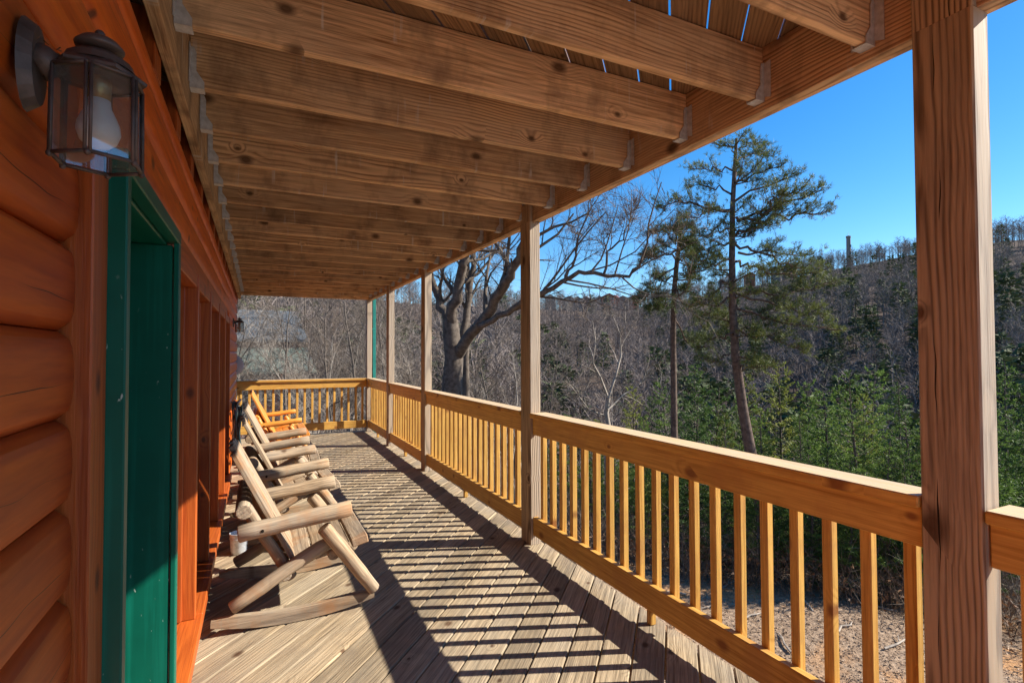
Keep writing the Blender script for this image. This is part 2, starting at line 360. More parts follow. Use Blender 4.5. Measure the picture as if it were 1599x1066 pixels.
# ------------------------------------------------------------------ terrain
_AZT = [-180, -60, -12, 5, 14, 24, 32, 40, 50, 56, 63, 69, 75, 90, 140, 180]
_EL = [3, 6, 6.4, 6.2, 5.6, 5.2, 4.75, 4.9, 6.6, 7.6, 8.4, 8.9, 8.5, 7, 4, 3]
_RR = [300, 200, 150, 160, 200, 300, 400, 420, 420, 420, 410, 400, 400, 400, 350, 300]
_VZ = [-6, -6, -6, -6, -7, -10, -15, -18, -19, -19, -18, -18, -18, -18, -10, -6]
def terrain(x, y):
    x = np.asarray(x, float); y = np.asarray(y, float)
    r = np.hypot(x, y); az = np.degrees(np.arctan2(x, y))
    el = np.interp(az, _AZT, _EL); rr = np.interp(az, _AZT, _RR); vz = np.interp(az, _AZT, _VZ)
    top = CAM_H + rr*np.tan(np.radians(el))
    z0 = -4.0 - .02*np.clip(r-8, 0, 6)
    s1 = np.clip((r-13.5)/(62-13.5), 0, 1); s1 = s1*s1*(3-2*s1)*.6+s1*.4
    za = z0 + (vz-z0)*s1
    s2 = np.clip((r-85)/(rr-85), 0, 1)
    zb = vz + (top-vz)*(s2**.95)
    z = np.where(r < 85, za, zb)
    und = np.sin(az*.33+r*.021)*np.cos(az*.21-r*.013)
    z = z + und*np.clip((r-60)/100, 0, 1)*3*np.clip((rr-r)/80, 0, 1)
    z = z - np.clip(r-rr, 0, None)*.18
    z = z + .12*np.sin(x*.9+1)*np.sin(y*.7)*np.clip((r-4)/4, 0, 1)
    return z
def build_ground():
    az = np.concatenate([np.arange(-180, -20, 5.), np.arange(-20, 90, .8), np.arange(90, 180, 5.)])
    rs = np.concatenate([[.5, 2, 4], np.arange(5, 18, .6), np.geomspace(18, 430, 60), [480, 560, 700]])
    A, R = np.meshgrid(np.radians(az), rs, indexing='ij')
    X, Y = R*np.sin(A), R*np.cos(A); Z = terrain(X, Y)
    Z = np.maximum(Z, -60)
    na, nr = A.shape; V = np.stack([X, Y, Z], -1).reshape(-1, 3)
    F = []
    for i in range(na):
        j = (i+1) % na
        for k in range(nr-1): F.append((i*nr+k, i*nr+k+1, j*nr+k+1, j*nr+k))
    V = np.vstack([V, [[0, 0, -4.0]]]); c = len(V)-1
    for i in range(na): F.append((i*nr, ((i+1) % na)*nr, c))
    me = mesh_from('ground', V, [tuple(reversed(f)) for f in F], [M['ground']], None, True)
    tag(link('ground', me), 'brown leaf-strewn bare soil slope falling to a wooded valley and ridge', None, kind='structure')
build_ground()
def gz(x, y): return float(terrain(x, y))

# ------------------------------------------------------------------ lower deck
WX, DX0, DX1, DY0, DY1 = -.28, -.33, 1.985, -1.3, 10.30
DANG = rad(47.3); DD = Vector((math.cos(DANG), math.sin(DANG), 0)); DN = Vector((-math.sin(DANG), math.cos(DANG), 0))
def clip_strip(s0, s1, x0, x1, y0, y1):
    """rectangle clipped to the strip s0 < p.DN < s1, as points"""
    P = [Vector((x0, y0, 0)), Vector((x1, y0, 0)), Vector((x1, y1, 0)), Vector((x0, y1, 0))]
    for s, sg in ((s0, 1), (s1, -1)):
        Q = []
        for i, p in enumerate(P):
            q = P[(i+1) % len(P)]; a, b = sg*(p.dot(DN)-s), sg*(q.dot(DN)-s)
            if a >= 0: Q.append(p)
            if (a > 0) != (b > 0) and a != b: Q.append(p+(q-p)*(a/(a-b)))
        P = Q
        if len(P) < 3: return []
    return P
def planks(parent, mat, pitch, off, gap, thick, ztop, x0, x1, y0, y1, jit=.006):
    R = Matrix(((DD.x, DN.x, 0), (DD.y, DN.y, 0), (0, 0, 1))); k0 = -40
    for k in range(k0, 120):
        s0 = off+k*pitch+gap/2; s1 = off+(k+1)*pitch-gap/2
        P = clip_strip(s0, s1, x0, x1+random.uniform(-jit, jit), y0, y1)
        if not P: continue
        c = sum(P, Vector())/len(P); bev = .005
        loc = [(R.transposed() @ (p-c)) for p in P]
        dz = random.uniform(-.0015, .0015)
        ins = [Vector((q.x, q.y-bev*(1 if q.y > 0 else -1) if abs(abs(q.y)-(s1-s0)/2) < .002 or True else q.y, 0)) for q in loc]
        n = len(loc)
        V = [Vector((q.x, q.y, -thick)) for q in loc]+[Vector((q.x, q.y, -bev)) for q in loc]+[Vector((q.x, q.y, 0)) for q in ins]
        F = [tuple(reversed(range(n))), tuple(range(2*n, 3*n))]
        for i in range(n):
            j = (i+1) % n; F += [(i, j, n+j, n+i), (n+i, n+j, 2*n+j, 2*n+i)]
        o = link('plank', mesh_from('plank', V, F, [mat]), parent); place(o, R, c+Vector((0, 0, ztop+dz)), parent)
deck = thing('deck_floor', 'weathered grey-tan diagonal plank deck floor striped by railing shadows', None); deck['kind'] = 'structure'
planks(deck, M['deck'], .1500, .05, .0065, .028, 0, DX0, DX1, DY0, DY1)
bx('rim_joist', deck, M['joist'], 1.93, 1.968, DY0, DY1-.02, -.26, -.030)
bx('rim_joist', deck, M['joist'], DX0, 1.929, DY1-.06, DY1-.022, -.26, -.030)
for k in range(24): bx('floor_joist', deck, M['joist'], DX0+.01, 1.929, DY0+.2+k*.47, DY0+.238+k*.47, -.25, -.030)
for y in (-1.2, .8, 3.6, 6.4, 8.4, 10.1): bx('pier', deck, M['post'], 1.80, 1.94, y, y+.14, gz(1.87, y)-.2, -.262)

# added unseen pale slab behind the camera, bounces sunlight up onto the joists
M['bounce_pale'] = plain('pale_bounce_surface', (.6, .56, .5), .9, .2, nscale=2, bump=.2)
m = MB(); m.box(-.4, 5.5, -8, -1.34, -4.3, -.012); tag(m.build('bounce_slab', M['bounce_pale']), 'unseen pale slab added past the deck end to bounce light onto the joists', None, kind='structure')
# ------------------------------------------------------------------ support posts
Y_POST = [-2.06, .784, 3.562, 6.36, 8.34, 10.14]; PWD, PDP = .16, .09; PX = 1.872
post_lab = [None, 'cracked knotty timber post with a pale grey sunlit side',
            'timber post crossed by the long reaching limb of the leafless oak',
            'timber post just beside the forked trunk of the big leafless oak', 'slim timber post next but one to the deck corner, between two short rail sections',
            'corner timber post where end rail meets side rail, next to the teal downspout']
def post(i):
    y = Y_POST[i]
    t = thing('support_post', post_lab[i], 'post', (PX+PDP/2, y+PWD/2, 0), group='timber posts under the upper deck')
    zt, zb, tong = 2.455, 0.002, .028
    b = .005                                                # L-shaped: the inner tongue laps the beam
    m = MB()
    # local x axis = world z, local y = world y, local z = world x reversed so the face carries the grain
    sec = [(-PWD/2+b, -PDP/2), (PWD/2-b, -PDP/2), (PWD/2, -PDP/2+b), (PWD/2, PDP/2-b), (PWD/2-b, PDP/2), (-PWD/2+b, PDP/2), (-PWD/2, PDP/2-b), (-PWD/2, -PDP/2+b)]
    m.prism([(0, a, c) for a, c in sec], (zt-zb, 0, 0))
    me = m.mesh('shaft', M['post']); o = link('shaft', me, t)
    R = Matrix(((0, 0, 1), (0, 1, 0), (1, 0, 0)));
    R = Matrix(((0, 0, -1), (0, 1, 0), (1, 0, 0)))
    place(o, R, (PX+PDP/2, y+PWD/2, zb), t)
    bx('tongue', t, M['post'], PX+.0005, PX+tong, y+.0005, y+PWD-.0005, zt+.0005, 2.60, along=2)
for i in range(1, 6): post(i)

# ------------------------------------------------------------------ railings
CAPZ = .995
def railing(label, p0, p1, inward, n, block=True):
    """section from p0 to p1 (points on the inner face line); inward = unit vector to the deck side"""
    p0, p1, inn = Vector(p0), Vector(p1), Vector(inward); d = (p1-p0).normalized(); L = (p1-p0).length; up = Vector((0, 0, 1))
    t = thing('railing', label, 'railing', (p0+p1)/2, group='golden timber deck railings')
    g = .004
    a, b_ = p0+d*g, p1-d*g
    board('cap_rail', t, M['cap'], a-inn*.061+up*(CAPZ-.019), b_-inn*.061+up*(CAPZ-.019), .14, .038, inn)
    board('top_rail', t, M['rail'], a-inn*.037+up*.893, b_-inn*.037+up*.893, .126, .038, up)
    board('bottom_rail', t, M['rail'], a-inn*.037+up*.143, b_-inn*.037+up*.143, .138, .038, up)
    for i in range(n):
        s = (i+.5)/n*L+random.uniform(-.004, .004); c = p0+d*s-inn*.0762; lean = d*random.uniform(-.003, .003)
        board('baluster', t, M['rail'], c+up*random.uniform(.085, .1), c+up*.935+lean, .038, .038, d)
    if block:
        c = p0+d*(L*.5)-inn*.037; board('support_block', t, M['rail'], c+up*.002, c+up*.0735, .038, .036, d)
    return t
railing('rail section continuing past the cracked post towards the camera side', (PX, -1.25, 0), (PX, Y_POST[1], 0), (-1, 0, 0), 14)
railing('long golden rail section with bare clearing and young cedars seen through its balusters', (PX, Y_POST[1]+PWD, 0), (PX, Y_POST[2], 0), (-1, 0, 0), 19)
railing('golden rail section in front of the big leafless oak trunk', (PX, Y_POST[2]+PWD, 0), (PX, Y_POST[3], 0), (-1, 0, 0), 19)
railing('golden side rail section next to the short one at the deck corner', (PX, Y_POST[3]+PWD, 0), (PX, Y_POST[4], 0), (-1, 0, 0), 13)
railing('short golden side rail section ending at the deck corner post', (PX, Y_POST[4]+PWD, 0), (PX, Y_POST[5], 0), (-1, 0, 0), 12)
t_end = railing('golden end rail across the deck behind the honey-stained bench', (-.30, 10.14, 0), (PX, 10.14, 0), (0, -1, 0), 17)
bx('end_post', t_end, M['rail'], -.295, -.235, 10.206, 10.262, .003, .953)

# ------------------------------------------------------------------ upper deck
ud = thing('upper_deck', 'underside of upper deck, brown joists in metal hangers below diagonal boards', 'deck', (0, 4, 2.5))
JY = [1.092+.4375*k for k in range(-4, 21)]; JX0, JX1, JZ0, JZ1 = -.243, 1.90, 2.497, 2.722
def hanger_mesh(side):
    """bent strap of a joist hanger; local origin at joist end, bottom centre; side=+1 opens towards -x"""
    m = MB(); t = .0035; w2 = .0215; dep = .05*side
    for sy in (-1, 1):
        y0, y1 = (sy*w2, sy*(w2+t)) if sy > 0 else (sy*(w2+t), sy*w2)
        a = [(0, y0, -.004), (-dep, y0, -.004), (-dep, y0, .02), (-dep*.45, y0, .06), (-dep*.45, y0, .13), (-dep*.3, y0, .15), (0, y0, .155)]
        m.prism(a, (0, y1-y0, 0))
        f0, f1 = (w2+t, w2+.034) if sy > 0 else (-w2-.034, -w2-t)
        m.prism([(-.0005*side, f0, .0), (-.0005*side, f1, .012), (-.0005*side, f1, .15), (-.0005*side, f0, .155)], (-t*side, 0, 0))
    m.box(min(0, -dep), max(0, -dep), -w2-t, w2+t, -.0078, -.0042)
    return m.mesh('joist_hanger', M['galv'])
HR, HL = hanger_mesh(1), hanger_mesh(-1)
for y in JY:
    dz = random.uniform(-.003, .003)
    j = bx('joist', ud, M['joist'], JX0, JX1, y-.019, y+.019, JZ0+dz, JZ1-.004)
    for me, x in ((HR, JX1-.0006), (HL, JX0+.0006)):
        h = link('joist_hanger', me, ud); h.location = Vector((x, y, JZ0+dz)) - ud.location
bx('beam', ud, M['joist'], 1.901, 1.939, -.72, 10.17, 2.456, 2.7215)
bx('beam', ud, M['joist'], 1.9395, 1.9775, -.72, 10.17, 2.459, 2.7215)
bx('end_beam', ud, M['joist'], -.243, 1.90, 10.13, 10.168, 2.463, 2.7215)
bx('ledger', ud, M['joist'], -.282, -.244, -.72, 10.168, 2.39, 2.7215)
for k in range(22): bx('spacer_block', ud, M['trim'], -.365, -.2845, -.6+k*.5, -.48+k*.5, 2.312, 2.50)
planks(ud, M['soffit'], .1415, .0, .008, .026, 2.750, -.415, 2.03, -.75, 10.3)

# ------------------------------------------------------------------ log cabin
cab = thing('log_cabin', 'red-orange stained log cabin wall with green door frame and tall windows', 'cabin', (-.3, 4, 0))
bx('wall_core', cab, M['dark'], -6.2, -.42, -1.25, 9.55, -4.3, 5.2)
m = MB(); m.prism([(-7, -1.6, 5.205), (-3.2, -1.6, 7.2), (.2, -1.6, 5.205)], (0, 11.6, 0)); o = m.build('roof', M['cabinroof'], cab); o.location = -cab.location
bx('foundation', cab, M['darkwall'], -.419, -.30, -1.25, 9.55, -4.3, -.27)
LOGP = .15; SEAM0 = 1.035-.15*8
def log_seg(y0, y1, k, x_out=-.278, zlo=None, zhi=None, xd=0):
    z0 = SEAM0+k*LOGP+.0012 if zlo is None else zlo; z1 = SEAM0+(k+1)*LOGP-.0012 if zhi is None else zhi
    zc, hh = (z0+z1)/2, (z1-z0)/2; L = y1-y0
    prof = [(-hh, -.11)]                              # (local y = z, local z = out)
    for a in range(11):
        u = -1+2*a/10; prof.append((u*hh, x_out+.31+xd - .016*(abs(u)**9.0) - .006*u*u))
    prof.append((hh, -.11))
    ns = max(2, int(L/.5)); V, F = [], []
    n = len(prof); ph = random.uniform(0, 9)
    for i in range(ns+1):
        s = -L/2+L*i/ns; w = .0025*math.sin(s*2.1+ph)
        for a, c in prof: V.append((s, a, c+(w if c > -.1 else 0)))
    for i in range(ns):
        for j in range(n): F.append((i*n+j, i*n+(j+1) % n, (i+1)*n+(j+1) % n, (i+1)*n+j))
    F += [tuple(range(n)), tuple(reversed(range(ns*n, ns*n+n)))]
    mm = MB(); mm.add([Vector(v) for v in V], F); me = mm.mesh('log', M['log'])
    for p in me.polygons: p.use_smooth = len(p.vertices) == 4
    o = link('log', me, cab)
    R = Matrix(((0, 0, 1), (1, 0, 0), (0, 1, 0))); place(o, R, (-.31, (y0+y1)/2, zc), cab)
BR0 = 1.139                                # the door bay between brown boards
WN0, WN1 = 2.056, 6.42                                 # the window bay
for k in range(0, 17):
    z0 = SEAM0+k*LOGP; z1 = z0+LOGP
    if z1 > 2.30: log_seg(-1.25, 9.5, k, zhi=2.308); break
    if z0 >= 1.90: log_seg(-1.25, 9.5, k); continue
    log_seg(-1.25, BR0, k)
    log_seg(WN1+.02, 9.5, k)
# far corner: crossing log ends, every other course pokes out past the wall
for k in range(0, 16):
    z0 = SEAM0+k*LOGP+.075
    m = MB(); ln = .30 if k % 2 == 0 else .24; hw = .058
    pr = [(hw*math.cos(a)*1.05, hw*math.sin(a)) for a in np.linspace(0, 2*math.pi, 11)[:-1]]
    m.prism([(0, a, c) for a, c in pr], (ln, 0, 0)); o = m.build('log_end', M['log'], cab)
    place(o, Matrix.Identity(3), (-.30-ln+.02*(k % 2), 9.585, z0), cab)
    if k < 15:
        bx('chinking', cab, M['cloud_white'], -.42, -.315, 9.53, 9.63, z0+.062, z0+.088)
# brown board beside the door, green frame, far jamb
bx('door_board', cab, M['trim'], -.345, -.257, BR0+.004, BR0+.1035, -.02, 1.846)
gf = thing('door_frame', None, None); gf.parent = cab; gf.location = (0, 0, 0)
GX = -.227; y0 = BR0+.1045
bx('jamb', gf, M['green'], -.30, GX, y0, y0+.034, .001, 1.8045)
bx('jamb', gf, M['green'], -.46, -.305, y0+.004, y0+.032, .001, 1.796)
bx('jamb', gf, M['green'], -.242, GX, 2.0, 2.05, .001, 1.8045)
bx('jamb', gf, M['green'], -.46, -.2455, 2.003, 2.045, .001, 1.796)
bx('head', gf, M['green'], -.262, GX, y0, 2.052, 1.805, 1.846)
bx('head', gf, M['green'], -.46, -.2625, y0, 2.045, 1.7965, 1.84)
bx('door_leaf', cab, M['green'], -.455, -.418, y0+.036, 2.002, .03, 1.795)
bx('threshold', cab, M['trim'], -.46, -.24, y0, 2.05, 0, .028)
log_seg(BR0+.0025, WN0-.003, 0, zlo=1.848, zhi=1.934)
# tall windows
WY = [2.985, 3.77, 4.62, 5.5, 6.36]
def window(ya, yb, i):
    wn = thing('window', None, None); wn.parent = cab; wn.location = (0, 0, 0)
    bx('pane', wn, M['pane'], -.412, -.40, ya+.03, yb-.03, .22, 1.80)
    bx('casing', wn, M['trim'], -.355, -.252, yb-.052, yb, .195, 1.83)
    bx('stop', wn, M['trim'], -.41, -.306, yb-.075, yb-.0525, .20, 1.80)
    bx('casing', wn, M['trim'], -.355, -.262, ya, ya+.04, .195, 1.83)
    bx('head', wn, M['trim'], -.40, -.256, ya+.0405, yb-.0525, 1.765, 1.829)
    bx('sill', wn, M['trim'], -.41, -.225, ya, yb+.004, .135, .194)
    bx('apron', wn, M['trim'], -.40, -.268, ya+.01, yb-.01, .004, .134)
    bx('crossbar', wn, M['trim'], -.398, -.33, ya+.0405, yb-.076, .52, .56)
ya = WN0
for i, yb in enumerate(WY): window(ya, yb, i); ya = yb+.004
bx('header_board', cab, M['trim'], -.40, -.283, WN0, WN1+.018, 1.8305, 1.934)
bx('end_casing', cab, M['trim'], -.36, -.26, WY[-1]+.008, WN1+.016, .003, 1.8295)

# ------------------------------------------------------------------ lanterns
def lantern(label, y, z0=1.71, x=-.2):
    t = thing('wall_lantern', label, 'lantern', (x, y, z0), group='wall lanterns')
    R0, R1, H = .053, .052, .118
    hexp = lambda r, z: [Vector((r*math.cos(rad(30+60*i)), r*math.sin(rad(30+60*i)), z)) for i in range(6)]
    m = MB()
    for z in (0, H):
        P = hexp(R0, z)
        for i in range(6): m.tube([P[i], P[(i+1) % 6]], [.0028]*2, 6)
    for p, q in zip(hexp(R0, 0), hexp(R1, H)):
        dd = Vector((-p.y, p.x, 0)).normalized()*.0028
        m.tube([p+dd, q+dd], [.0024]*2, 6); m.tube([p-dd, q-dd], [.0024]*2, 6)
        m.lathe([(.0008, -.0065), (.0036, -.0045), (.0042, -.001), (.003, .002)], 8, p)
    m.build('frame', M['bronze'], t, smooth=True)
    for i in range(6):
        g = MB(); a, b_ = hexp(R0*.965, .003), hexp(R1*.965, H-.003); j = (i+1) % 6
        ca = (a[i]+a[j])/2; s = .93
        quad = [ca+(a[i]-ca)*s, ca+(a[j]-ca)*s]; cb = (b_[i]+b_[j])/2; quad += [cb+(b_[j]-cb)*s, cb+(b_[i]-cb)*s]
        g.prism(quad, -ca.normalized()*.0012); g.build('pane', M['glass'], t)
    m = MB(); m.lathe([(.055, H+.001), (.056, H+.005), (.046, H+.012), (.04, H+.016)], 6, cap=True)
    m.lathe([(.0415, H+.014), (.038, H+.024), (.029, H+.031), (.012, H+.036), (.008, H+.043)], 20)
    m.build('roof', M['bronze'], t, smooth=False)
    m = MB(); m.lathe([(.010, H+.040), (.0275, H+.041), (.029, H+.045), (.021, H+.054), (.008, H+.058), (.004, H+.059)], 20)
    m.lathe([(.002, H+.058), (.0055, H+.061), (.0062, H+.0645), (.004, H+.068), (.001, H+.069)], 12)
    m.build('finial', M['bronze'], t, smooth=True)
    m = MB(); wx = -.27-x
    pts = [Vector((-.042, -.002, H-.004)), Vector((-.055, -.008, H+.016)), Vector((wx+.02, -.014, H+.012)), Vector((wx+.004, -.016, H-.002))]
    m.tube(pts, [.012, .014, .019, .024], 10); m.build('bracket_arm', M['bronze'], t, smooth=True)
    m = MB(); pl = [(wx-.004, -.016+.036*math.cos(a), H-.004+.062*math.sin(a)) for a in np.linspace(0, 2*math.pi, 19)[:-1]]
    pl2 = [(wx+.010, -.016+.028*math.cos(a), H-.004+.052*math.sin(a)) for a in np.linspace(0, 2*math.pi, 19)[:-1]]
    n = 18; m.add([Vector(p) for p in pl+pl2], [tuple(range(n)), tuple(range(n, 2*n))]+[(i, (i+1) % n, n+(i+1) % n, n+i) for i in range(n)])
    m.build('back_plate', M['bronze'], t)
    m = MB(); m.lathe([(.0135, H-.03), (.0145, H-.006), (.012, H+.004)], 16); m.build('socket', M['brass'], t, smooth=True)
    m = MB(); m.lathe([(.001, H-.098), (.012, H-.096), (.021, H-.088), (.0255, H-.075), (.0245, H-.064), (.019, H-.05), (.0145, H-.04), (.0132, H-.029)], 24)
    m.build('bulb', M['bulb'], t, smooth=True)
    return t
lan = lantern('dusty bronze hexagonal wall lantern with a white bulb, beside the green door frame', .907)
# cobweb and dead leaf bits caught on the bracket of the near lantern
m = MB()
for i in range(70):
    p = Vector((random.uniform(-.068, .0), random.uniform(-.03, .03), .118+random.uniform(.012, .03))); d = Vector([random.uniform(-1, 1) for _ in range(3)])*.006
    m.tube([p, p+d], [.0009, .0004], 3)
m.build('caught_debris', M['deadleaf'], lan)['kind'] = 'stuff'
lan2 = lantern('small wall lantern high on the log wall past the last tall window', 7.7, 1.74)

# ------------------------------------------------------------------ rocking chairs
def log_part(name, parent, mat, p0, p1, r0, r1=None, k=12, seed=0):
    p0, p1 = Vector(p0), Vector(p1); r1 = r1 or r0; L = (p1-p0).length; rg = random.Random(seed+int(L*977)); m = MB()
    P = []; Rr = []
    nseg = 7
    for i in range(nseg+1):
        u = i/nseg; P.append(Vector((-L/2+L*u, rg.uniform(-1, 1)*.0022, rg.uniform(-1, 1)*.0022))); Rr.append((r0+(r1-r0)*u)*rg.uniform(.965, 1.035))
    P = [P[0]-Vector((.006, 0, 0))]+P+[P[-1]+Vector((.006, 0, 0))]; Rr = [Rr[0]*.84]+Rr+[Rr[-1]*.84]
    m.tube(P, Rr, k)
    me = m.mesh(name, mat)
    for p in me.polygons: p.use_smooth = len(p.vertices) == 4
    o = link(name, me, parent); o.rotation_mode = 'QUATERNION'
    o.rotation_quaternion = frame_rot(p1-p0, Vector((0, 1, 0)) if abs((p1-p0).normalized().y) < .9 else Vector((0, 0, 1))).to_quaternion()
    o.location = (p0+p1)/2; return o
def lboard(name, parent, mat, p0, p1, W, T, wdir, bev=.006):
    p0, p1 = Vector(p0), Vector(p1); o = link(name, box_mesh((p1-p0).length, W, T, mat, bev), parent)
    o.rotation_mode = 'QUATERNION'; o.rotation_quaternion = frame_rot(p1-p0, wdir).to_quaternion(); o.location = (p0+p1)/2; return o
def rocker(parent, mat, y, th=.042):
    m = MB(); top, bot = [], []
    for i in range(17):
        u = -1+2*i/16; x = .21+u*.41
        zb = 0.004+.052*(abs(u)**2.1)*(1 if u < 0 else .9); h = .066*(1-.62*abs(u)**5)
        bot.append((x, zb)); top.append((x, zb+h))
    n = len(bot); V = [Vector((x, y-th/2, z)) for x, z in bot]+[Vector((x, y-th/2, z)) for x, z in top]
    V += [v+Vector((0, th, 0)) for v in V]; F = []
    for i in range(n-1):
        F += [(i, i+1, n+i+1, n+i), (2*n+i, 3*n+i, 3*n+i+1, 2*n+i+1), (i, 2*n+i, 2*n+i+1, i+1), (n+i, n+i+1, 3*n+i+1, 3*n+i)]
    F += [(0, n, 3*n, 2*n), (n-1, 3*n-1, 4*n-1, 2*n-1)]
    m.add(V, F); return m.build('rocker', mat, parent)
def rocking_chair(name, label, loc, half, mat, cat, group=None, r=.043, slim=1.0, seed=1):
    t = thing(name, label, cat, loc, group=group)
    for s in (-1, 1):
        y = s*half
        log_part('armrest', t, mat, (-.075, y, .512), (.485, y, .572), r*slim*1.02, r*slim, seed=seed+s)
        log_part('front_leg', t, mat, (.345, y+s*.006, .528-.043*slim), (.62, y+s*.006, .098), r*.93*slim, r*.85*slim, seed=seed+2*s)
        log_part('rear_leg', t, mat, (.375, y-s*.055, .385), (-.105, y-s*.02, .13), r*.88*slim, r*.8*slim, seed=seed+3*s)
        log_part('back_post', t, mat, (-.045, y-s*.105, .615), (.185, y-s*.105, .205), r*.75, r*.7, seed=seed+5*s)
        rocker(t, mat, y-s*.012)
        bo = MB(); bo.tube([Vector((.035, y+s*.036, .522)), Vector((.035, y+s*(.0445 if slim == 1 else .0345), .522))], [.0085]*2, 10); bo.build('bolt', M['dark'], t)
    log_part('cross_rail', t, mat, (-.055, -half+.02, .615), (-.055, half-.02, .615), r*.98, r*.95, seed=seed+9)
    log_part('cross_rail', t, mat, (.15, -half+.03, .245), (.15, half-.03, .245), r*.75, r*.75, seed=seed+10)
    log_part('cross_rail', t, mat, (.40, -half+.03, .315), (.40, half-.03, .315), r*.75, r*.75, seed=seed+11)
    nb = max(5, int(round(2*(half-.1)/.098)))
    b0, b1 = Vector((.215, 0, .255)), Vector((-.118, 0, .925))
    for i in range(nb):
        y = (i-(nb-1)/2)*(2*(half-.085)/nb); e = .05*(1-abs(2*i/(nb-1)-1)**2)-.02
        lboard('back_slat', t, mat, b0+Vector((0, y, 0)), b0+(b1-b0)*(1+e)+Vector((0, y, 0)), 2*(half-.085)/nb-.008, .026, Vector((0, 1, 0)))
    s0, s1 = Vector((.20, 0, .285)), Vector((.60, 0, .372))
    for i in range(4):
        c = s0+(s1-s0)*((i+.5)/4)
        lboard('seat_slat', t, mat, c+Vector((0, -half+.055, 0)), c+Vector((0, half-.055, 0)), .094, .03 if i < 3 else .05, (s1-s0))
    return t
grp = 'weathered log rocking chairs along the wall'
rocking_chair('rocking_chair', 'weathered grey log rocking chair beside the metal bucket, first of the row after the door', (0, 3.47, 0), .35, M['chair'], 'rocking chair', grp, seed=3)
rocking_chair('rocking_chair', 'middle one of three weathered grey log rocking chairs along the wall', (.022, 4.83, 0), .36, M['chair'], 'rocking chair', grp, seed=23)
rocking_chair('rocking_chair', 'weathered grey log rocking chair standing next to the honey-stained bench', (.015, 6.13, 0), .345, M['chair'], 'rocking chair', grp, seed=43)
rocking_chair('rocking_bench', 'honey-stained orange log rocking bench in front of the end rail', (.06, 8.2, 0), .62, M['honey'], 'bench', None, slim=.78, seed=63)

# ------------------------------------------------------------------ bucket, hose, dish, downspout
t = thing('metal_bucket', 'small galvanised metal bucket on the deck behind the first rocking chair', 'bucket', (-.105, 4.36, .002))
m = MB(); m.lathe([(.045, 0), (.05, .001), (.052, .02), (.0535, .022), (.061, .145), (.064, .149), (.061, .152), (.058, .147), (.051, .024), (.047, .006)], 28)
m.build('body', M['galv'], t, smooth=True)
m = MB(); m.lathe([(.0612, .112), (.0628, .115), (.0612, .118)], 28, cap=False); m.build('hoop', M['galv'], t, smooth=True)
m = MB(); m.tube([Vector((.062*math.cos(a), .062*math.sin(a)*.98, .142-.05*math.sin(a)*0-.012*abs(math.sin(a)))) for a in np.linspace(0, math.pi, 12)], [.0022]*12, 6)
m.build('bail_handle', M['galv'], t, smooth=True)
t = thing('garden_hose', 'dark green coiled garden hose hanging on the log wall', 'hose', (-.24, 7.45, .35))
for k in range(9):
    m = MB(); dy, w_, b_, t_ = random.uniform(-.07, .07), random.uniform(.03, .085), random.uniform(-.26, -.02), random.uniform(.44, .52); dx = random.uniform(.0, .07)
    P = [Vector((dx+.02*math.sin(a*2+k), dy+w_*math.sin(a)*2.0, (t_+b_)/2+(t_-b_)/2*math.cos(a))) for a in np.linspace(0, 2*math.pi, 26)]
    m.tube(P, [.0085 if k < 7 else .006]*26, 7); m.build('hose_loop', M['hose'] if k < 7 else M['hosegrey'], t, smooth=True)
m = MB(); m.tube([Vector((-.04, 0, .50)), Vector((.05, 0, .50)), Vector((.075, 0, .54))], [.012]*3, 8); m.build('hook', M['galv'], t)
m = MB(); m.tube([Vector((.03, .05, -.02)), Vector((.05, .04, -.2)), Vector((.06, 0, -.3)), Vector((.05, -.05, -.345))], [.0085]*4, 7); m.build('hose_end', M['hose'], t, smooth=True)
t = thing('satellite_dish', 'pale blue-grey satellite dish at the far corner of the log wall', 'satellite dish', (-.36, 9.86, 1.27))
m = MB(); k = 28; prof = [(.001, .03), (.06, .026), (.12, .012), (.175, -.004), (.178, -.008), (.12, .006), (.06, .02), (.001, .024)]
m.lathe(prof, k); o = m.build('reflector', M['dish'], t, smooth=True); o.rotation_euler = (rad(100), 0, rad(-14))
m = MB(); m.tube([Vector((-.0, .03, -.02)), Vector((-.03, .0, -.14)), Vector((-.12, -.08, -.17))], [.012]*3, 8); m.build('mast', M['galv'], t)
t = thing('downspout', 'teal-green painted downspout beside the deck corner post', 'downspout', (2.02, 10.24, -4))
bx('pipe', t, M['spout'], 1.992, 2.048, 10.20, 10.262, -4.2, 2.72)
for z in (.4, 1.9): bx('strap', t, M['spout'], 1.978, 2.052, 10.197, 10.265, z, z+.03)
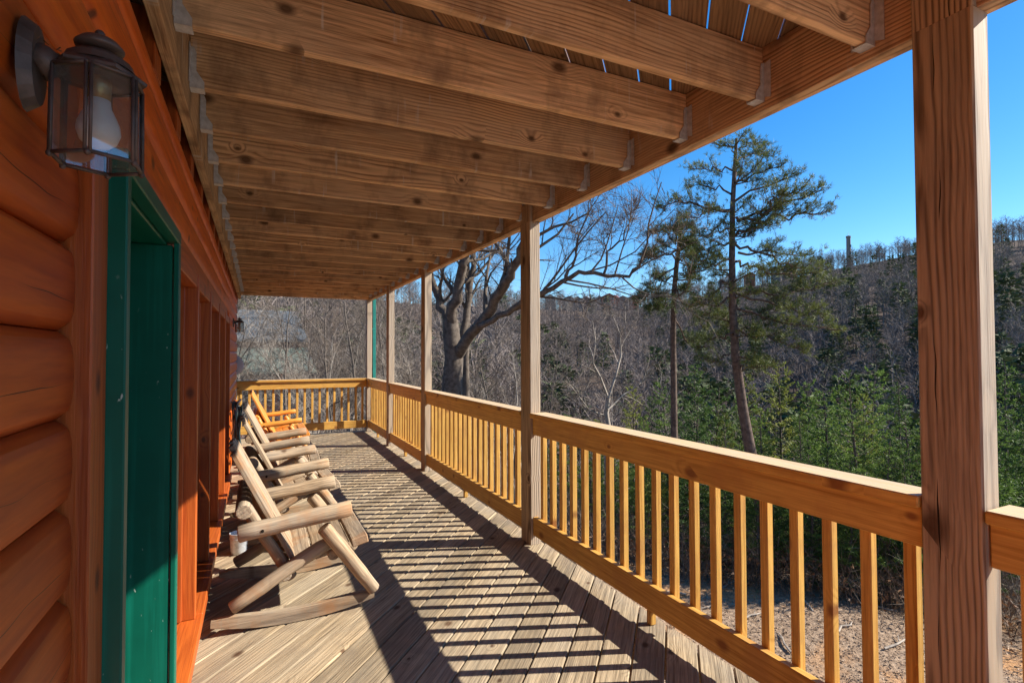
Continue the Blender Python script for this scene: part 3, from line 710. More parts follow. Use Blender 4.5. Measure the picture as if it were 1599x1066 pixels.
# ------------------------------------------------------------------ TREES
def unit(v): return v/np.maximum(np.linalg.norm(v, axis=-1, keepdims=True), 1e-9)
def slivers(B, D, L, Wd, rng):
    """thin triangles from base points B along unit directions D; L lengths, Wd widths"""
    D = unit(D); s = unit(np.cross(D, unit(rng.normal(size=D.shape)))); L = np.asarray(L)[:, None]; Wd = np.asarray(Wd)[:, None]
    return np.stack([B-s*Wd/2, B+s*Wd/2, B+D*L], 1)
class Tree:
    """grows limbs as tubes (wood) and twigs as fine tapering slivers"""
    def __init__(s, seed): s.r = np.random.default_rng(seed); s.m = MB(); s.T = []
    def path(s, p, d, L, n, wander, upb):
        P = [np.array(p, float)]; d = np.array(d, float)/np.linalg.norm(d)
        for i in range(n):
            d = d + s.r.normal(size=3)*wander + np.array([0, 0, upb]); d /= np.linalg.norm(d); P.append(P[-1]+d*L/n)
        return P, d
    def limb(s, P, r0, r1, k): s.m.tube([Vector(q) for q in P], list(np.linspace(r0, r1, len(P))), k, cap=False)
    def branch(s, p, d, L, rad_, lev, maxlev, kids=(7, 6, 5), wander=.16, upb=.05, twig=.55, tw=.006, density=1.0):
        k = (8, 6, 4, 3, 3)[min(lev, 4)]; n = max(3, int(6-lev))
        P, _ = s.path(p, d, L, n, wander, upb); s.limb(P, rad_, rad_*.35, k)
        s.kids(P, L, rad_, lev, maxlev, kids, wander, upb, twig, tw, density)
    def kids(s, P, L, rad_, lev, maxlev, kids, wander, upb, twig, tw, density, t0=.25):
        n = len(P)-1
        if lev >= maxlev:
            m = max(3, int(kids[-1]*3*density)); u = s.r.uniform(.05, 1, m)*n; i = np.minimum(u.astype(int), n-1); f = (u-i)[:, None]; PA = np.array(P)
            B = PA[i]*(1-f)+PA[i+1]*f; ax = unit(PA[i+1]-PA[i]); D = unit(ax*.9+s.r.normal(size=B.shape)*.62+np.array([0, 0, .12]))
            Ls = s.r.uniform(.45, 1.1, m)*twig; s.T.append(slivers(B, D, Ls, np.full(m, tw), s.r))
            mid = B+D*Ls[:, None]*.45; D2 = unit(D+s.r.normal(size=B.shape)*.55)
            s.T.append(slivers(mid, D2, Ls*.6, np.full(m, tw*.7), s.r)); return
        for j in range(kids[min(lev, len(kids)-1)]):
            u = min(.98, t0+(1-t0)*(j+s.r.uniform(0, 1))/kids[min(lev, len(kids)-1)])*n; i = min(int(u), n-1); q = P[i]*(1-(u-i))+P[i+1]*(u-i)
            ax = unit(P[i+1]-P[i]); side = s.r.normal(size=3); side -= ax*side.dot(ax); side = unit(side); an = s.r.uniform(.55, 1.05)
            s.branch(q, ax*math.cos(an)+side*math.sin(an), L*s.r.uniform(.35, .62)*(1.1-.45*u/n), rad_*(1-.6*u/n)*s.r.uniform(.42, .62), lev+1, maxlev, kids, wander*1.15, upb, twig, tw, density)
    def twigs(s): return np.concatenate(s.T)
def to_tris(m):
    """MB quads as triangles"""
    V = np.array([tuple(v) for v in m.V]); T = []
    for f in m.F:
        for i in range(1, len(f)-1): T.append((f[0], f[i], f[i+1]))
    return V[np.array(T)]

def tree_pair(tr, bark, twigmat): return tr.m.mesh('trunk', M[bark], True), tri_mesh('crown', tr.twigs(), M[twigmat])
def put_tree(name, meshes, label, cat, loc, rz=0., sc=1., group=None):
    t = thing(name, label, cat, loc, rz, group); t.scale = (sc, sc, sc)
    for nm, me in zip(('trunk', 'crown'), meshes): link(nm, me, t)
    return t

# ---- big leafless oak beyond the rail, limbs traced at its own distance
OD = 15.0
def pd(px, py, d): return np.array(at_depth(px, py, d))
oak = Tree(11)
base = pd(703, 745, OD); base[2] = gz(base[0], base[1])-.1
def oak_limb(pts, w0, w1, kids=8, lev=1, sub=3, d0=OD):
    P = [pd(x, y, d0+dz) for x, y, dz in pts]; s = d0/LENS_F
    Q = []
    for a, b in zip(P[:-1], P[1:]):
        for f in (0, .34, .67): Q.append(a*(1-f)+b*f+oak.r.normal(size=3)*.035)
    Q.append(P[-1]); oak.limb(Q, w0*s/2, w1*s/2, 8)
    L = float(np.sum(np.linalg.norm(np.diff(np.array(Q), axis=0), axis=1)))
    for j in range(kids):
        u = (.2+.8*(j+oak.r.uniform())/kids)*(len(Q)-1); i = min(int(u), len(Q)-2); q = Q[i]*(1-u+i)+Q[i+1]*(u-i); ax = unit(Q[i+1]-Q[i])
        side = oak.r.normal(size=3); side -= ax*side.dot(ax); side = unit(side); an = oak.r.uniform(.5, 1.0); rr = (w0+(w1-w0)*u/(len(Q)-1))*s/2
        oak.branch(q, ax*math.cos(an)+side*math.sin(an)+np.array([0, 0, .15]), L*oak.r.uniform(.28, .5), max(.012, rr*.5), 2, sub, (5, 5, 5, 5), .17, .05, .55, .009)
    oak.branch(Q[-1], unit(Q[-1]-Q[-2]), L*.35, w1*s/2, 2, sub, (5, 5, 5, 5), .15, .05, .5, .009)
oak.limb([base, pd(704, 640, OD), pd(706, 600, OD), pd(709, 560, OD), pd(705, 525, OD), pd(703, 500, OD)], .33, .22, 12)
oak_limb([(703, 505, 0), (690, 480, .2), (678, 445, .3), (672, 410, .4), (664, 340, .6)], 15, 8)
oak_limb([(703, 505, 0), (712, 470, -.3), (720, 420, -.5), (728, 395, -.6), (748, 370, -1), (768, 330, -1.2)], 19, 9)
oak_limb([(722, 545, .5), (727, 500, .6), (734, 450, .7), (737, 400, .8), (742, 340, .9)], 14, 7)
oak_limb([(711, 560, 0), (735, 525, -.5), (758, 490, -1), (782, 455, -1.5), (803, 420, -2), (822, 375, -2.4), (836, 310, -3)], 19, 9, 10)
oak_limb([(752, 508, -.9), (780, 492, -1.2), (812, 474, -1.8), (848, 458, -2.2), (890, 433, -2.6), (930, 424, -3), (985, 430, -3.2), (1000, 410, -3.3)], 10, 3, 12)
oak_limb([(880, 438, -2.6), (898, 400, -2.7), (906, 360, -2.8), (920, 330, -3)], 4, 1.5, 6)
oak_limb([(945, 424, -3), (950, 395, -3), (972, 370, -3.1), (985, 345, -3)], 3.5, 1.2, 6)
b = base; mo = tree_pair(oak, 'bark', 'twig')
t = thing('oak_tree', 'big leafless oak with forked mossy trunk and long limb reaching over the valley', 'tree', tuple(b))
for nm, me in zip(('trunk', 'crown'), mo):
    o = link(nm, me, t); o.location = -Vector(b)
# ---- slim second stem beside it
sec = Tree(12); p = pd(727, 745, OD+1.2); p[2] = gz(p[0], p[1])-.1
sec.limb([p, pd(728, 640, OD+1.2), pd(727, 560, OD+1.2), pd(731, 470, OD+1.2), pd(729, 380, OD+1.4), pd(728, 250, OD+1.4)], .15, .05, 8)
sec.kids([pd(727, 560, OD+1.2), pd(731, 470, OD+1.2), pd(729, 380, OD+1.4), pd(728, 250, OD+1.4)], 6, .10, 1, 3, (8, 6, 5, 5), .17, .05, .5, .008, 1)
t = thing('bare_tree', 'slim straight leafless tree right behind the big oak trunk', 'tree', tuple(p))
for nm, me in zip(('trunk', 'crown'), tree_pair(sec, 'bark', 'twig')): link(nm, me, t).location = -Vector(p)

# ---- pines
def needle_tufts(B, D, rng, per=10, L=.115, Wd=.012):
    n = len(B); Bn = np.repeat(B, per, 0); Dn = np.repeat(unit(D), per, 0)
    Dn = unit(Dn*.75+rng.normal(size=Bn.shape)*.55+np.array([0, 0, .28])); Bn = Bn+rng.normal(size=Bn.shape)*.02
    return slivers(Bn, Dn, L*rng.uniform(.7, 1.25, len(Bn)), np.full(len(Bn), Wd), rng)
def pine(name, label, trunk, d, limbs, extra, seed, w0, w1, tuft=1.0, zmin=None, Lx=2.0):
    tr = Tree(seed); s = d/LENS_F; r = tr.r
    P = [pd(x, y, d) for x, y in trunk]; base = P[0].copy(); base[2] = gz(base[0], base[1])-.15; P = [base]+P
    Q = [];
    for a, b in zip(P[:-1], P[1:]):
        for f in (0, .5): Q.append(a*(1-f)+b*f)
    Q.append(P[-1]); tr.limb(Q, w0*s/2, w1*s/2, 10)
    TB, TD = [], []
    def tufted(Pb, L, rr, dens):
        n = len(Pb)-1; PA = np.array(Pb)
        m = max(5, int(L*12.5*dens))
        for j in range(m):
            u = (.28+.72*(j+r.uniform())/m)*n; i = min(int(u), n-1); q = PA[i]*(1-u+i)+PA[i+1]*(u-i); ax = unit(PA[i+1]-PA[i])
            side = unit(np.cross(ax, [0, 0, 1]))*(1 if j % 2 else -1); dd = unit(ax*.8+side*r.uniform(.4, 1.0)+np.array([0, 0, r.uniform(.0, .5)]))
            ll = L*r.uniform(.12, .32)*(1.15-.7*u/n); Pp, de = tr.path(q, dd, ll, 3, .16, .07); tr.limb(Pp, rr*.32, rr*.12, 3)
            PB = np.array(Pp); c = max(3, int(ll*13)); uu = r.uniform(.8, 3, c); ii = np.minimum(uu.astype(int), 2); ff = (uu-ii)[:, None]
            BB = PB[ii]*(1-ff)+PB[ii+1]*ff; offs = r.normal(size=BB.shape)*.07; DD_ = unit(np.repeat(de[None], c, 0)+r.normal(size=BB.shape)*.5)
            tr.T.append(slivers(BB, offs+DD_*.08, np.full(c, .12), np.full(c, .012), r))
            TB.append(BB+offs+DD_*.05); TD.append(DD_); TB.append(PB[-1:]); TD.append(de[None])
        TB.append(PA[-1:]); TD.append(unit(PA[-1]-PA[-2])[None])
    for pts, wl in limbs:
        dz = r.uniform(-1.2, 1.2); A = [pd(x, y, d+dz*i/max(1, len(pts)-1)) for i, (x, y) in enumerate(pts)]
        B = []
        for a, b in zip(A[:-1], A[1:]):
            for f in (0, .25, .5, .75): B.append(a*(1-f)+b*f+r.normal(size=3)*.05)
        B.append(A[-1]); tr.limb(B, wl*s/2, wl*s/7, 6); L = float(np.sum(np.linalg.norm(np.diff(np.array(B), axis=0), axis=1)))
        tufted(B, L, wl*s/2.4, tuft)
    PA = np.array(P[1:]); nseg = len(PA)-1
    for j in range(extra):
        u = r.uniform(.5, 1.0)*nseg*.98; i = min(int(u), nseg-1); q = PA[i]*(1-u+i)+PA[i+1]*(u-i); a = r.uniform(0, 2*math.pi)
        L = Lx*r.uniform(.5, 1.0)*(1.25-.8*u/nseg); dd = np.array([math.cos(a), math.sin(a), r.uniform(.0, .45)])
        Pp, _ = tr.path(q, dd, L, 6, .12, .04); tr.limb(Pp, .022, .007, 4); tufted(Pp, L, .02, tuft)
    T1 = needle_tufts(np.concatenate(TB), np.concatenate(TD), r)
    t = thing(name, label, 'tree', tuple(base))
    link('trunk', tr.m.mesh('trunk', M['pinebark'], True), t).location = -Vector(base)
    link('branchlets', tri_mesh('branchlets', tr.twigs(), M['pinebark']), t).location = -Vector(base)
    link('crown', tri_mesh('crown', T1, M['needle']), t).location = -Vector(base)
    return t
zz = lambda x, y: (1020+x/3.807, 200+y/3.807)
PL = [([(490, 250), (380, 235), (220, 245)], 3.5), ([(495, 190), (600, 150), (710, 165)], 3), ([(495, 160), (420, 100)], 2.5), ([(497, 140), (560, 90), (620, 95)], 2.5),
      ([(470, 330), (620, 270), (760, 230)], 4), ([(465, 380), (330, 350), (220, 355)], 3.5), ([(468, 490), (300, 470), (150, 430), (30, 470)], 5), ([(470, 470), (330, 500), (180, 540)], 4),
      ([(480, 420), (680, 340), (870, 270)], 4), ([(485, 530), (600, 545), (680, 500), (700, 420), (760, 390), (900, 350)], 5), ([(485, 560), (720, 470), (1000, 370)], 5),
      ([(492, 630), (600, 580), (690, 545), (850, 520), (1045, 490)], 5.5), ([(490, 600), (380, 610), (250, 640)], 4), ([(487, 700), (620, 720), (760, 800), (900, 830)], 5), ([(490, 730), (700, 740), (940, 750)], 4),
      ([(480, 690), (350, 720), (240, 800)], 4), ([(485, 800), (560, 815), (700, 860), (850, 880), (990, 850)], 4.5), ([(480, 780), (330, 820), (190, 880)], 4),
      ([(490, 960), (620, 970), (760, 1000), (900, 960), (1050, 930)], 4.5), ([(490, 990), (700, 1030), (880, 1090), (1010, 1130)], 4.5), ([(475, 900), (390, 920), (330, 1040), (250, 1060)], 5), ([(470, 1000), (380, 1040), (280, 1130)], 4),
      ([(480, 1060), (620, 1100), (800, 1160), (1080, 1200)], 4.5), ([(475, 1180), (600, 1240), (760, 1260), (900, 1330)], 4), ([(470, 1220), (380, 1250), (260, 1300)], 4), ([(480, 1310), (560, 1370), (700, 1400)], 3.5), ([(480, 1400), (590, 1440), (650, 1420)], 3), ([(465, 1340), (360, 1390), (300, 1380)], 3)]
pine('pine_tree', 'tall pine with open layered crown and long bare lower trunk, standing above the cedars',
     [(1205, 868), (1186, 780), (1172, 705), (1160, 640), (1149, 560), (1144, 480), (1143, 400), (1144, 320), (1148, 250), (1150, 216)], 13.6,
     [([zz(*q) for q in p], w_) for p, w_ in PL], 26, 21, 23, 4, 1.05, Lx=1.7)
z6 = lambda x, y: (980+x/1.974, 180+y/1.974)
SL = [([(150, 440), (95, 410), (40, 470)], 3), ([(150, 430), (190, 390), (210, 400)], 3), ([(148, 460), (180, 430), (215, 425)], 3), ([(150, 400), (110, 350), (80, 360)], 3), ([(155, 380), (140, 340), (160, 320)], 3),
      ([(146, 500), (90, 520), (30, 570)], 3), ([(146, 510), (200, 500), (220, 510)], 3), ([(150, 420), (80, 440), (60, 430)], 3), ([(146, 480), (100, 490), (60, 520)], 3), ([(146, 550), (200, 600), (230, 650)], 2.5), ([(146, 620), (180, 700), (230, 690)], 2.5),
      ([(150, 360), (180, 340), (200, 350)], 3), ([(147, 530), (110, 560), (50, 560)], 2.5), ([(145, 560), (100, 590), (80, 600)], 2.5)]
pine('pine_tree', 'shorter slender pine with tufted dark crown beside the tall open pine',
     [(1052, 800), (1053, 690), (1052, 600), (1051, 520), (1053, 450), (1058, 400), (1062, 370), (1060, 350)], 15.5, [([z6(*q) for q in p], w_) for p, w_ in SL], 16, 31, 13, 5, 1.7, Lx=1.3)

# ---- young cedars and hemlocks below the clearing
def cedar_meshes(seed, H, Rc, nb, col):
    tr = Tree(seed); r = tr.r; P, _ = tr.path((0, 0, 0), (0, 0, 1), H, 9, .025, .03); tr.limb(P, .03+H*.008, .008, 7); PA = np.array(P); T = []
    for j in range(nb):
        u = .08+.9*(j+r.uniform())/nb; w_ = u*9; i = min(int(w_), 8); q = PA[i]*(1-w_+i)+PA[i+1]*(w_-i); a = j*2.4+r.uniform(-.4, .4)
        L = Rc*(1.08-u)**.75*r.uniform(.6, 1.15)*(1 if u > .16 else .6)
        Pb, de = tr.path(q, (math.cos(a), math.sin(a), r.uniform(.15, .6)), L, 5, .10, -.02+.1*u); tr.limb(Pb, .012+.006*L, .003, 3); B = np.array(Pb)
        if u < .22 and r.uniform() < .6: continue
        m = max(8, int(L*16)); uu = r.uniform(.15, 1, m)*5; ii = np.minimum(uu.astype(int), 4); ff = (uu-ii)[:, None]; q2 = B[ii]*(1-ff)+B[ii+1]*ff; ax = unit(B[ii+1]-B[ii])
        sd_ = unit(np.cross(ax, [0, 0, 1.]))*np.where(np.arange(m) % 2, 1, -1)[:, None]; sp = unit(ax*.8+sd_*r.uniform(.3, 1, (m, 1))+r.normal(size=(m, 3))*.25+np.array([0, 0, .05]))
        sl = L*r.uniform(.12, .3, m)*(1.15-.6*uu/5)+.05
        for c in range(7):
            f = (c+.6)/7; bb = q2+sp*(sl*f)[:, None]; dd = unit(sp*.7+r.normal(size=(m, 3))*.6+np.array([0, 0, .08])); T.append(slivers(bb, dd, sl*r.uniform(.22, .45, m)+.02, np.full(m, .022)+.02*r.uniform(size=m), r))
    return tr.m.mesh('trunk', M['bark'], True), tri_mesh('crown', np.concatenate(T), M[col])
CED = [cedar_meshes(41, 6.5, 1.7, 95, 'cedar'), cedar_meshes(42, 7.2, 1.5, 100, 'cedar'), cedar_meshes(43, 5.6, 1.9, 85, 'cedar'), cedar_meshes(44, 6.0, 1.6, 80, 'yellowgreen')]
# (photo column, distance, pixel row of the tip, variant)
CS = [(1345, 16, 575, 0), (1405, 17.5, 590, 1), (1290, 18, 600, 2), (1240, 16.5, 640, 1), (1195, 17, 628, 0), (1125, 16.5, 640, 3), (1085, 18, 600, 2), (1040, 19, 590, 0), (1000, 18, 640, 1), (960, 20, 660, 2),
      (1160, 21, 580, 3), (1220, 22, 560, 3), (1320, 21, 600, 1), (1380, 15, 680, 2), (1430, 15.5, 640, 0), (1480, 16, 640, 1), (1520, 17, 600, 2), (1590, 23, 620, 0), (1570, 25, 560, 1), (1450, 20, 610, 3),
      (1265, 15, 700, 2), (1110, 15, 720, 0), (1020, 16, 700, 3), (920, 18, 690, 2), (890, 22, 640, 1), (1075, 22, 560, 1), (985, 23, 600, 3), (1360, 23, 570, 0), (1620, 24, 560, 2), (1500, 22, 600, 0), (860, 20, 690, 0), (1180, 15, 735, 2), (1320, 14.6, 735, 0), (1150, 18, 610, 1), (1210, 15.4, 720, 1), (1060, 15.6, 715, 1), (1285, 15.2, 690, 1), (1400, 15.0, 700, 1), (1450, 16.5, 660, 2), (975, 16.8, 720, 0), (1340, 19, 610, 3), (1255, 20, 590, 0), (935, 21, 650, 3), (1115, 19.5, 600, 2), (1010, 21, 610, 1)]
rc = random.Random(5)
def cedar_label(px, dist, v):
    kind = 'yellowish-green feathery young conifer' if v == 3 else ('low ' if dist < 15.7 else 'taller ' if dist > 19.5 else '')+'feathery green young cedar'
    where = 'near the pale twisted tree' if px < 1000 else 'around the slender pine trunk' if px < 1100 else 'beside the tall pine trunk' if px < 1215 else 'between the tall pine and the cracked post' if px < 1440 else 'beyond the cracked post'
    return kind+' '+where
for px, dist, py, v in CS:
    v_ = ray(px, 553); hd = math.hypot(v_.x, v_.y); x, y = v_.x/hd*dist, v_.y/hd*dist; z = gz(x, y)
    dep = Vector((x, y, 0)).dot(Vector((math.sin(YAW), math.cos(YAW), 0))); tip = (CO+ray(px, py)*dep).z; Ht = max(3.2, tip-z)
    H0 = (6.5, 7.2, 5.6, 6.0)[v]
    put_tree('cedar_tree', CED[v], cedar_label(px, dist, v), 'tree', (x, y, z-.1), rc.uniform(0, 6.3), Ht/H0, 'young conifers below the clearing')

# ---- leafless trees of the nearer woods
def bare_meshes(seed, H, r0, limbs, bark, twigmat, lean=.1, sub=2, kids=(6, 6, 5), twig=.5, tw=.008, t0=.25):
    tr = Tree(seed); P, _ = tr.path((0, 0, 0), (tr.r.normal()*lean, tr.r.normal()*lean, 1), H, 9, .06, .03); tr.limb(P, r0, r0*.18, 8)
    tr.kids(P, H*.62, r0*.7, 0, sub, (limbs,)+kids, .15, .06, twig, tw, 1.0, t0)
    return tree_pair(tr, bark, twigmat)
BARE = [bare_meshes(60, 10, .10, 15, 'bark', 'twig'), bare_meshes(61, 12, .12, 16, 'bark', 'twig', .06), bare_meshes(62, 9, .06, 15, 'palebark', 'twig', .12), bare_meshes(63, 8, .045, 16, 'palebark', 'palebark', .2), bare_meshes(64, 11, .08, 17, 'bark', 'twig', .15), bare_meshes(65, 7, .045, 16, 'bark', 'twig', .25)]
def scatter(n, az0, az1, d0, d1, rg, mind):
    out = []
    for _ in range(n*40):
        if len(out) >= n: break
        a = rad(rg.uniform(az0, az1)); d = math.sqrt(rg.uniform(d0*d0, d1*d1)); x, y = d*math.sin(a), d*math.cos(a)
        if all((x-p)**2+(y-q)**2 > mind*mind for p, q in out): out.append((x, y))
    return out
rb = random.Random(17)
for x, y in scatter(78, -6, 13, 16, 44, rb, 1.5):
    if -1.6 < math.degrees(math.atan2(x, y)) < 3.4 and rb.random() < .5: continue
    v = rb.choice([0, 1, 2, 2, 3, 3, 4, 5])
    put_tree('bare_tree', BARE[v], 'pale-barked leafless tree in the woods beyond the end rail' if v in (2, 3) else 'dark-barked leafless tree in the woods beyond the end rail', 'tree', (x, y, gz(x, y)-.15), rb.uniform(0, 6.3), rb.uniform(.6, .95) if math.hypot(x, y) < 27 else rb.uniform(.8, 1.15), 'leafless trees beyond the end rail')
for x, y in scatter(40, 13, 33, 20, 48, rb, 2.4):
    v = rb.choice([0, 2, 3, 4, 5, 5])
    put_tree('bare_tree', BARE[v], 'leafless tree on the slope below the big oak', 'tree', (x, y, gz(x, y)-.15), rb.uniform(0, 6.3), rb.uniform(.55, .85), 'leafless trees on the slope below the oak')
for x, y in scatter(34, 33, 74, 26, 60, rb, 3.0):
    v = rb.choice([0, 2, 4, 5, 3])
    put_tree('bare_tree', BARE[v], 'leafless tree standing behind the young cedars', 'tree', (x, y, gz(x, y)-.15), rb.uniform(0, 6.3), rb.uniform(.6, .9), 'leafless trees behind the cedars')
# the pale dead tree in front of the dark gully
gy = Tree(77); d = 19.0; p = pd(948, 720, d); p[2] = gz(p[0], p[1])-.1
gy.limb([p, pd(948, 690, d), pd(950, 665, d), pd(947, 645, d), pd(950, 620, d)], .11, .07, 8)
def gl(pts, w0, w1):
    Q = [pd(x, y, d+gy.r.uniform(-.4, .4)) for x, y in pts]; gy.limb(Q, w0, w1, 6); L = float(np.sum(np.linalg.norm(np.diff(np.array(Q), axis=0), axis=1)))
    gy.kids(Q, L, w0, 1, 2, (9, 7, 6), .2, .03, .45, .01, 1.4, .15)
gl([(950, 622), (938, 590), (925, 565), (930, 535), (925, 500)], .045, .012); gl([(950, 622), (962, 585), (970, 555), (968, 520), (985, 490)], .045, .012)
gl([(949, 640), (975, 615), (1000, 600), (1020, 570)], .032, .01); gl([(948, 650), (920, 640), (905, 620), (890, 600)], .032, .01)
t = thing('bare_tree', 'pale twisted leafless tree in front of the dark gully', 'tree', tuple(p))
for nm, me in zip(('trunk', 'crown'), tree_pair(gy, 'palebark', 'twig')): link(nm, me, t).location = -Vector(p)

# ---- distant woods: one mass of leafless trees and one of evergreens
def far_template(seed, n_limb, n_twig):
    r = np.random.default_rng(seed); H = 1.0; T = []
    z = r.uniform(.3, .98, n_limb); B = np.stack([0*z, 0*z, z*H], 1); a = r.uniform(0, 6.283, n_limb)
    D = unit(np.stack([np.cos(a), np.sin(a), r.uniform(.5, 1.4, n_limb)], 1)); L = .36*(1.15-z)*r.uniform(.6, 1.2, n_limb)+.06
    T.append(slivers(B, D, L, np.full(n_limb, .011), r))
    i = r.integers(0, n_limb, n_twig); f = r.uniform(.2, 1, n_twig)[:, None]; B2 = B[i]+D[i]*L[i][:, None]*f; D2 = unit(D[i]+r.normal(size=(n_twig, 3))*.7+np.array([0, 0, .25]))
    T.append(slivers(B2, D2, r.uniform(.05, .15, n_twig), np.full(n_twig, .0048), r))
    tk = slivers(np.zeros((3, 3)), np.array([[0, 0, 1.]]*3), np.ones(3), np.full(3, .024), r); T.append(tk)
    return np.concatenate(T)
FT = [far_template(100+i, 24, 170) for i in range(6)]
def ever_template(seed):
    r = np.random.default_rng(seed); n = 240; z = r.uniform(.15, 1, n); a = r.uniform(0, 6.283, n); rr = .24*(1.06-z)**.7*r.uniform(.3, 1, n)
    B = np.stack([rr*np.cos(a), rr*np.sin(a), z], 1); D = unit(np.stack([np.cos(a), np.sin(a), r.uniform(-.3, .5, n)], 1)+r.normal(size=(n, 3))*.3)
    return np.concatenate([slivers(B, D, r.uniform(.06, .13, n), r.uniform(.03, .06, n), r), slivers(np.zeros((2, 3)), np.array([[0, 0, 1.]]*2), np.ones(2), np.full(2, .03), r)])
ET = [ever_template(200+i) for i in range(4)]
def forest(name, label, temps, pts, hmin, hmax, mat, rng, wide=1.0):
    out = []
    idx = rng.integers(0, len(temps), len(pts)); h = rng.uniform(hmin, hmax, len(pts)); a = rng.uniform(0, 6.283, len(pts)); x, y = pts[:, 0], pts[:, 1]; z = terrain(x, y)-.3
    for i in range(len(pts)):
        T = temps[idx[i]]*h[i]; c, s_ = math.cos(a[i])*wide, math.sin(a[i])*wide; X = T[..., 0]*c-T[..., 1]*s_+x[i]; Y = T[..., 0]*s_+T[..., 1]*c+y[i]; out.append(np.stack([X, Y, T[..., 2]+z[i]], -1))
    tag(link(name, tri_mesh(name, np.concatenate(out).astype(np.float32), M[mat])), label, 'forest', kind='stuff')
rg = np.random.default_rng(5)
def polar(n, az0, az1, d0, d1, pw=1.0):
    a = np.radians(rg.uniform(az0, az1, n)); d = d0+(d1-d0)*rg.uniform(0, 1, n)**pw; return np.stack([d*np.sin(a), d*np.cos(a)], 1)
P1 = np.concatenate([polar(700, -9, 26, 40, 210, .8), polar(1150, 22, 76, 55, 220, .9), polar(1800, 22, 76, 200, 425, .9), polar(650, 22, 76, 375, 428)])
CAZ = np.array([math.degrees(math.atan2(ray(q, 553).x, ray(q, 553).y)) for q in (860, 888, 903, 918, 935, 950, 962, 975, 988, 1172, 1216, 1234)])
def clear_cabins(P):
    az = np.degrees(np.arctan2(P[:, 0], P[:, 1])); r = np.hypot(P[:, 0], P[:, 1]); near = np.min(np.abs(az[:, None]-CAZ[None]), 1) < .55
    return P[~(near & (r > 330) & (rg.uniform(size=len(P)) < .88))]
P1 = clear_cabins(P1)
forest('woods', 'leafless grey-brown forest covering the far hillside and ridge', FT, P1, 8, 13.5, 'wood_far', rg)
P2 = np.concatenate([polar(60, 26, 76, 60, 160), polar(130, 24, 76, 150, 415), polar(25, -8, 22, 50, 180), polar(60, 56, 74, 90, 260), polar(110, 44, 72, 62, 105)])  # last patch is added dark evergreens standing in for shade in the gully
P2 = clear_cabins(P2)
forest('evergreen_woods', 'dark green pines scattered through the leafless hillside forest, thickened to darken the gully', ET, P2, 7, 14, 'ever_far', rg, 1.15)

# ---- brush, dry leaves and litter round the clearing
def brush():
    T = []; r = rg
    pts = np.concatenate([scatter2(1500, 24, 76, 13.6, 24), scatter2(1100, -8, 24, 12.5, 34)])
    z = terrain(pts[:, 0], pts[:, 1]); B = np.column_stack([pts, z])
    for k in range(7):
        D = unit(np.column_stack([r.normal(size=(len(B), 2))*.55, np.ones(len(B))])); L = r.uniform(.5, 1.9, len(B)); b0 = B+np.column_stack([r.normal(size=(len(B), 2))*.25, np.zeros(len(B))])
        T.append(slivers(b0, D, L, np.full(len(B), .016), r))
        for q in range(3): T.append(slivers(b0+D*(L*r.uniform(.3, .9, len(B)))[:, None], unit(D+r.normal(size=D.shape)*.7), L*.4, np.full(len(B), .009), r))
    tag(link('undergrowth', tri_mesh('undergrowth', np.concatenate(T), M['brush'])), 'tangled leafless brush at the edge of the woods', 'brush', kind='stuff')
def scatter2(n, az0, az1, d0, d1): return polar(n, az0, az1, d0, d1, .8)
brush()
def litter():
    r = rg; pts = np.concatenate([polar(34000, 22, 76, 4, 14.5, .7), polar(4000, 22, 76, 13.5, 20)]); B = np.column_stack([pts, terrain(pts[:, 0], pts[:, 1])+.012])
    D = unit(np.column_stack([r.normal(size=(len(B), 2)), r.normal(size=len(B))*.22])); T = [slivers(B, D, r.uniform(.02, .085, len(B)), r.uniform(.008, .032, len(B)), r)]
    tag(link('fallen_leaves', tri_mesh('fallen_leaves', np.concatenate(T), M['litter'])), 'dry leaves and bark chips strewn over the clearing', 'leaf litter', kind='stuff')
    pts = polar(2600, 26, 76, 13.4, 15.6); B = np.column_stack([pts, terrain(pts[:, 0], pts[:, 1])+r.uniform(.05, .9, len(pts))]); D = unit(r.normal(size=(len(B), 3)))
    tag(link('dry_leaves', tri_mesh('dry_leaves', slivers(B, D, r.uniform(.06, .13, len(B)), r.uniform(.04, .08, len(B)), r), M['deadleaf'])), 'reddish-brown dead leaves clinging to brush along the clearing edge', 'leaves', kind='stuff')
litter()
for px, py, ln in ((1135, 905, .8), (1175, 960, .5), (1225, 1000, .7), (1255, 940, 1.0), (1320, 985, .6), (1380, 945, .45), (1050, 925, .6), (1400, 1010, .8), (1110, 945, .5)):
    v_ = ray(px, py); p = CO+v_*((-4.05-CO.z)/v_.z); p.z = gz(p.x, p.y)+.02; a = rc.uniform(0, 3.1); m = MB()
    m.tube([Vector((-ln/2, 0, 0)), Vector((-.1*ln, rc.uniform(-.05, .05), .02)), Vector((.2*ln, rc.uniform(-.05, .05), .02)), Vector((ln/2, 0, .01))], [.022, .02, .016, .008], 6)
    m.tube([Vector((.1*ln, 0, .02)), Vector((.3*ln, .12*ln, .05))], [.012, .004], 5)
    o = m.build('fallen_stick', M['palebark']); o.location = p; o.rotation_euler = (0, 0, a); tag(o, 'pale broken stick lying on the bare clearing', 'stick', 'sticks on the clearing')

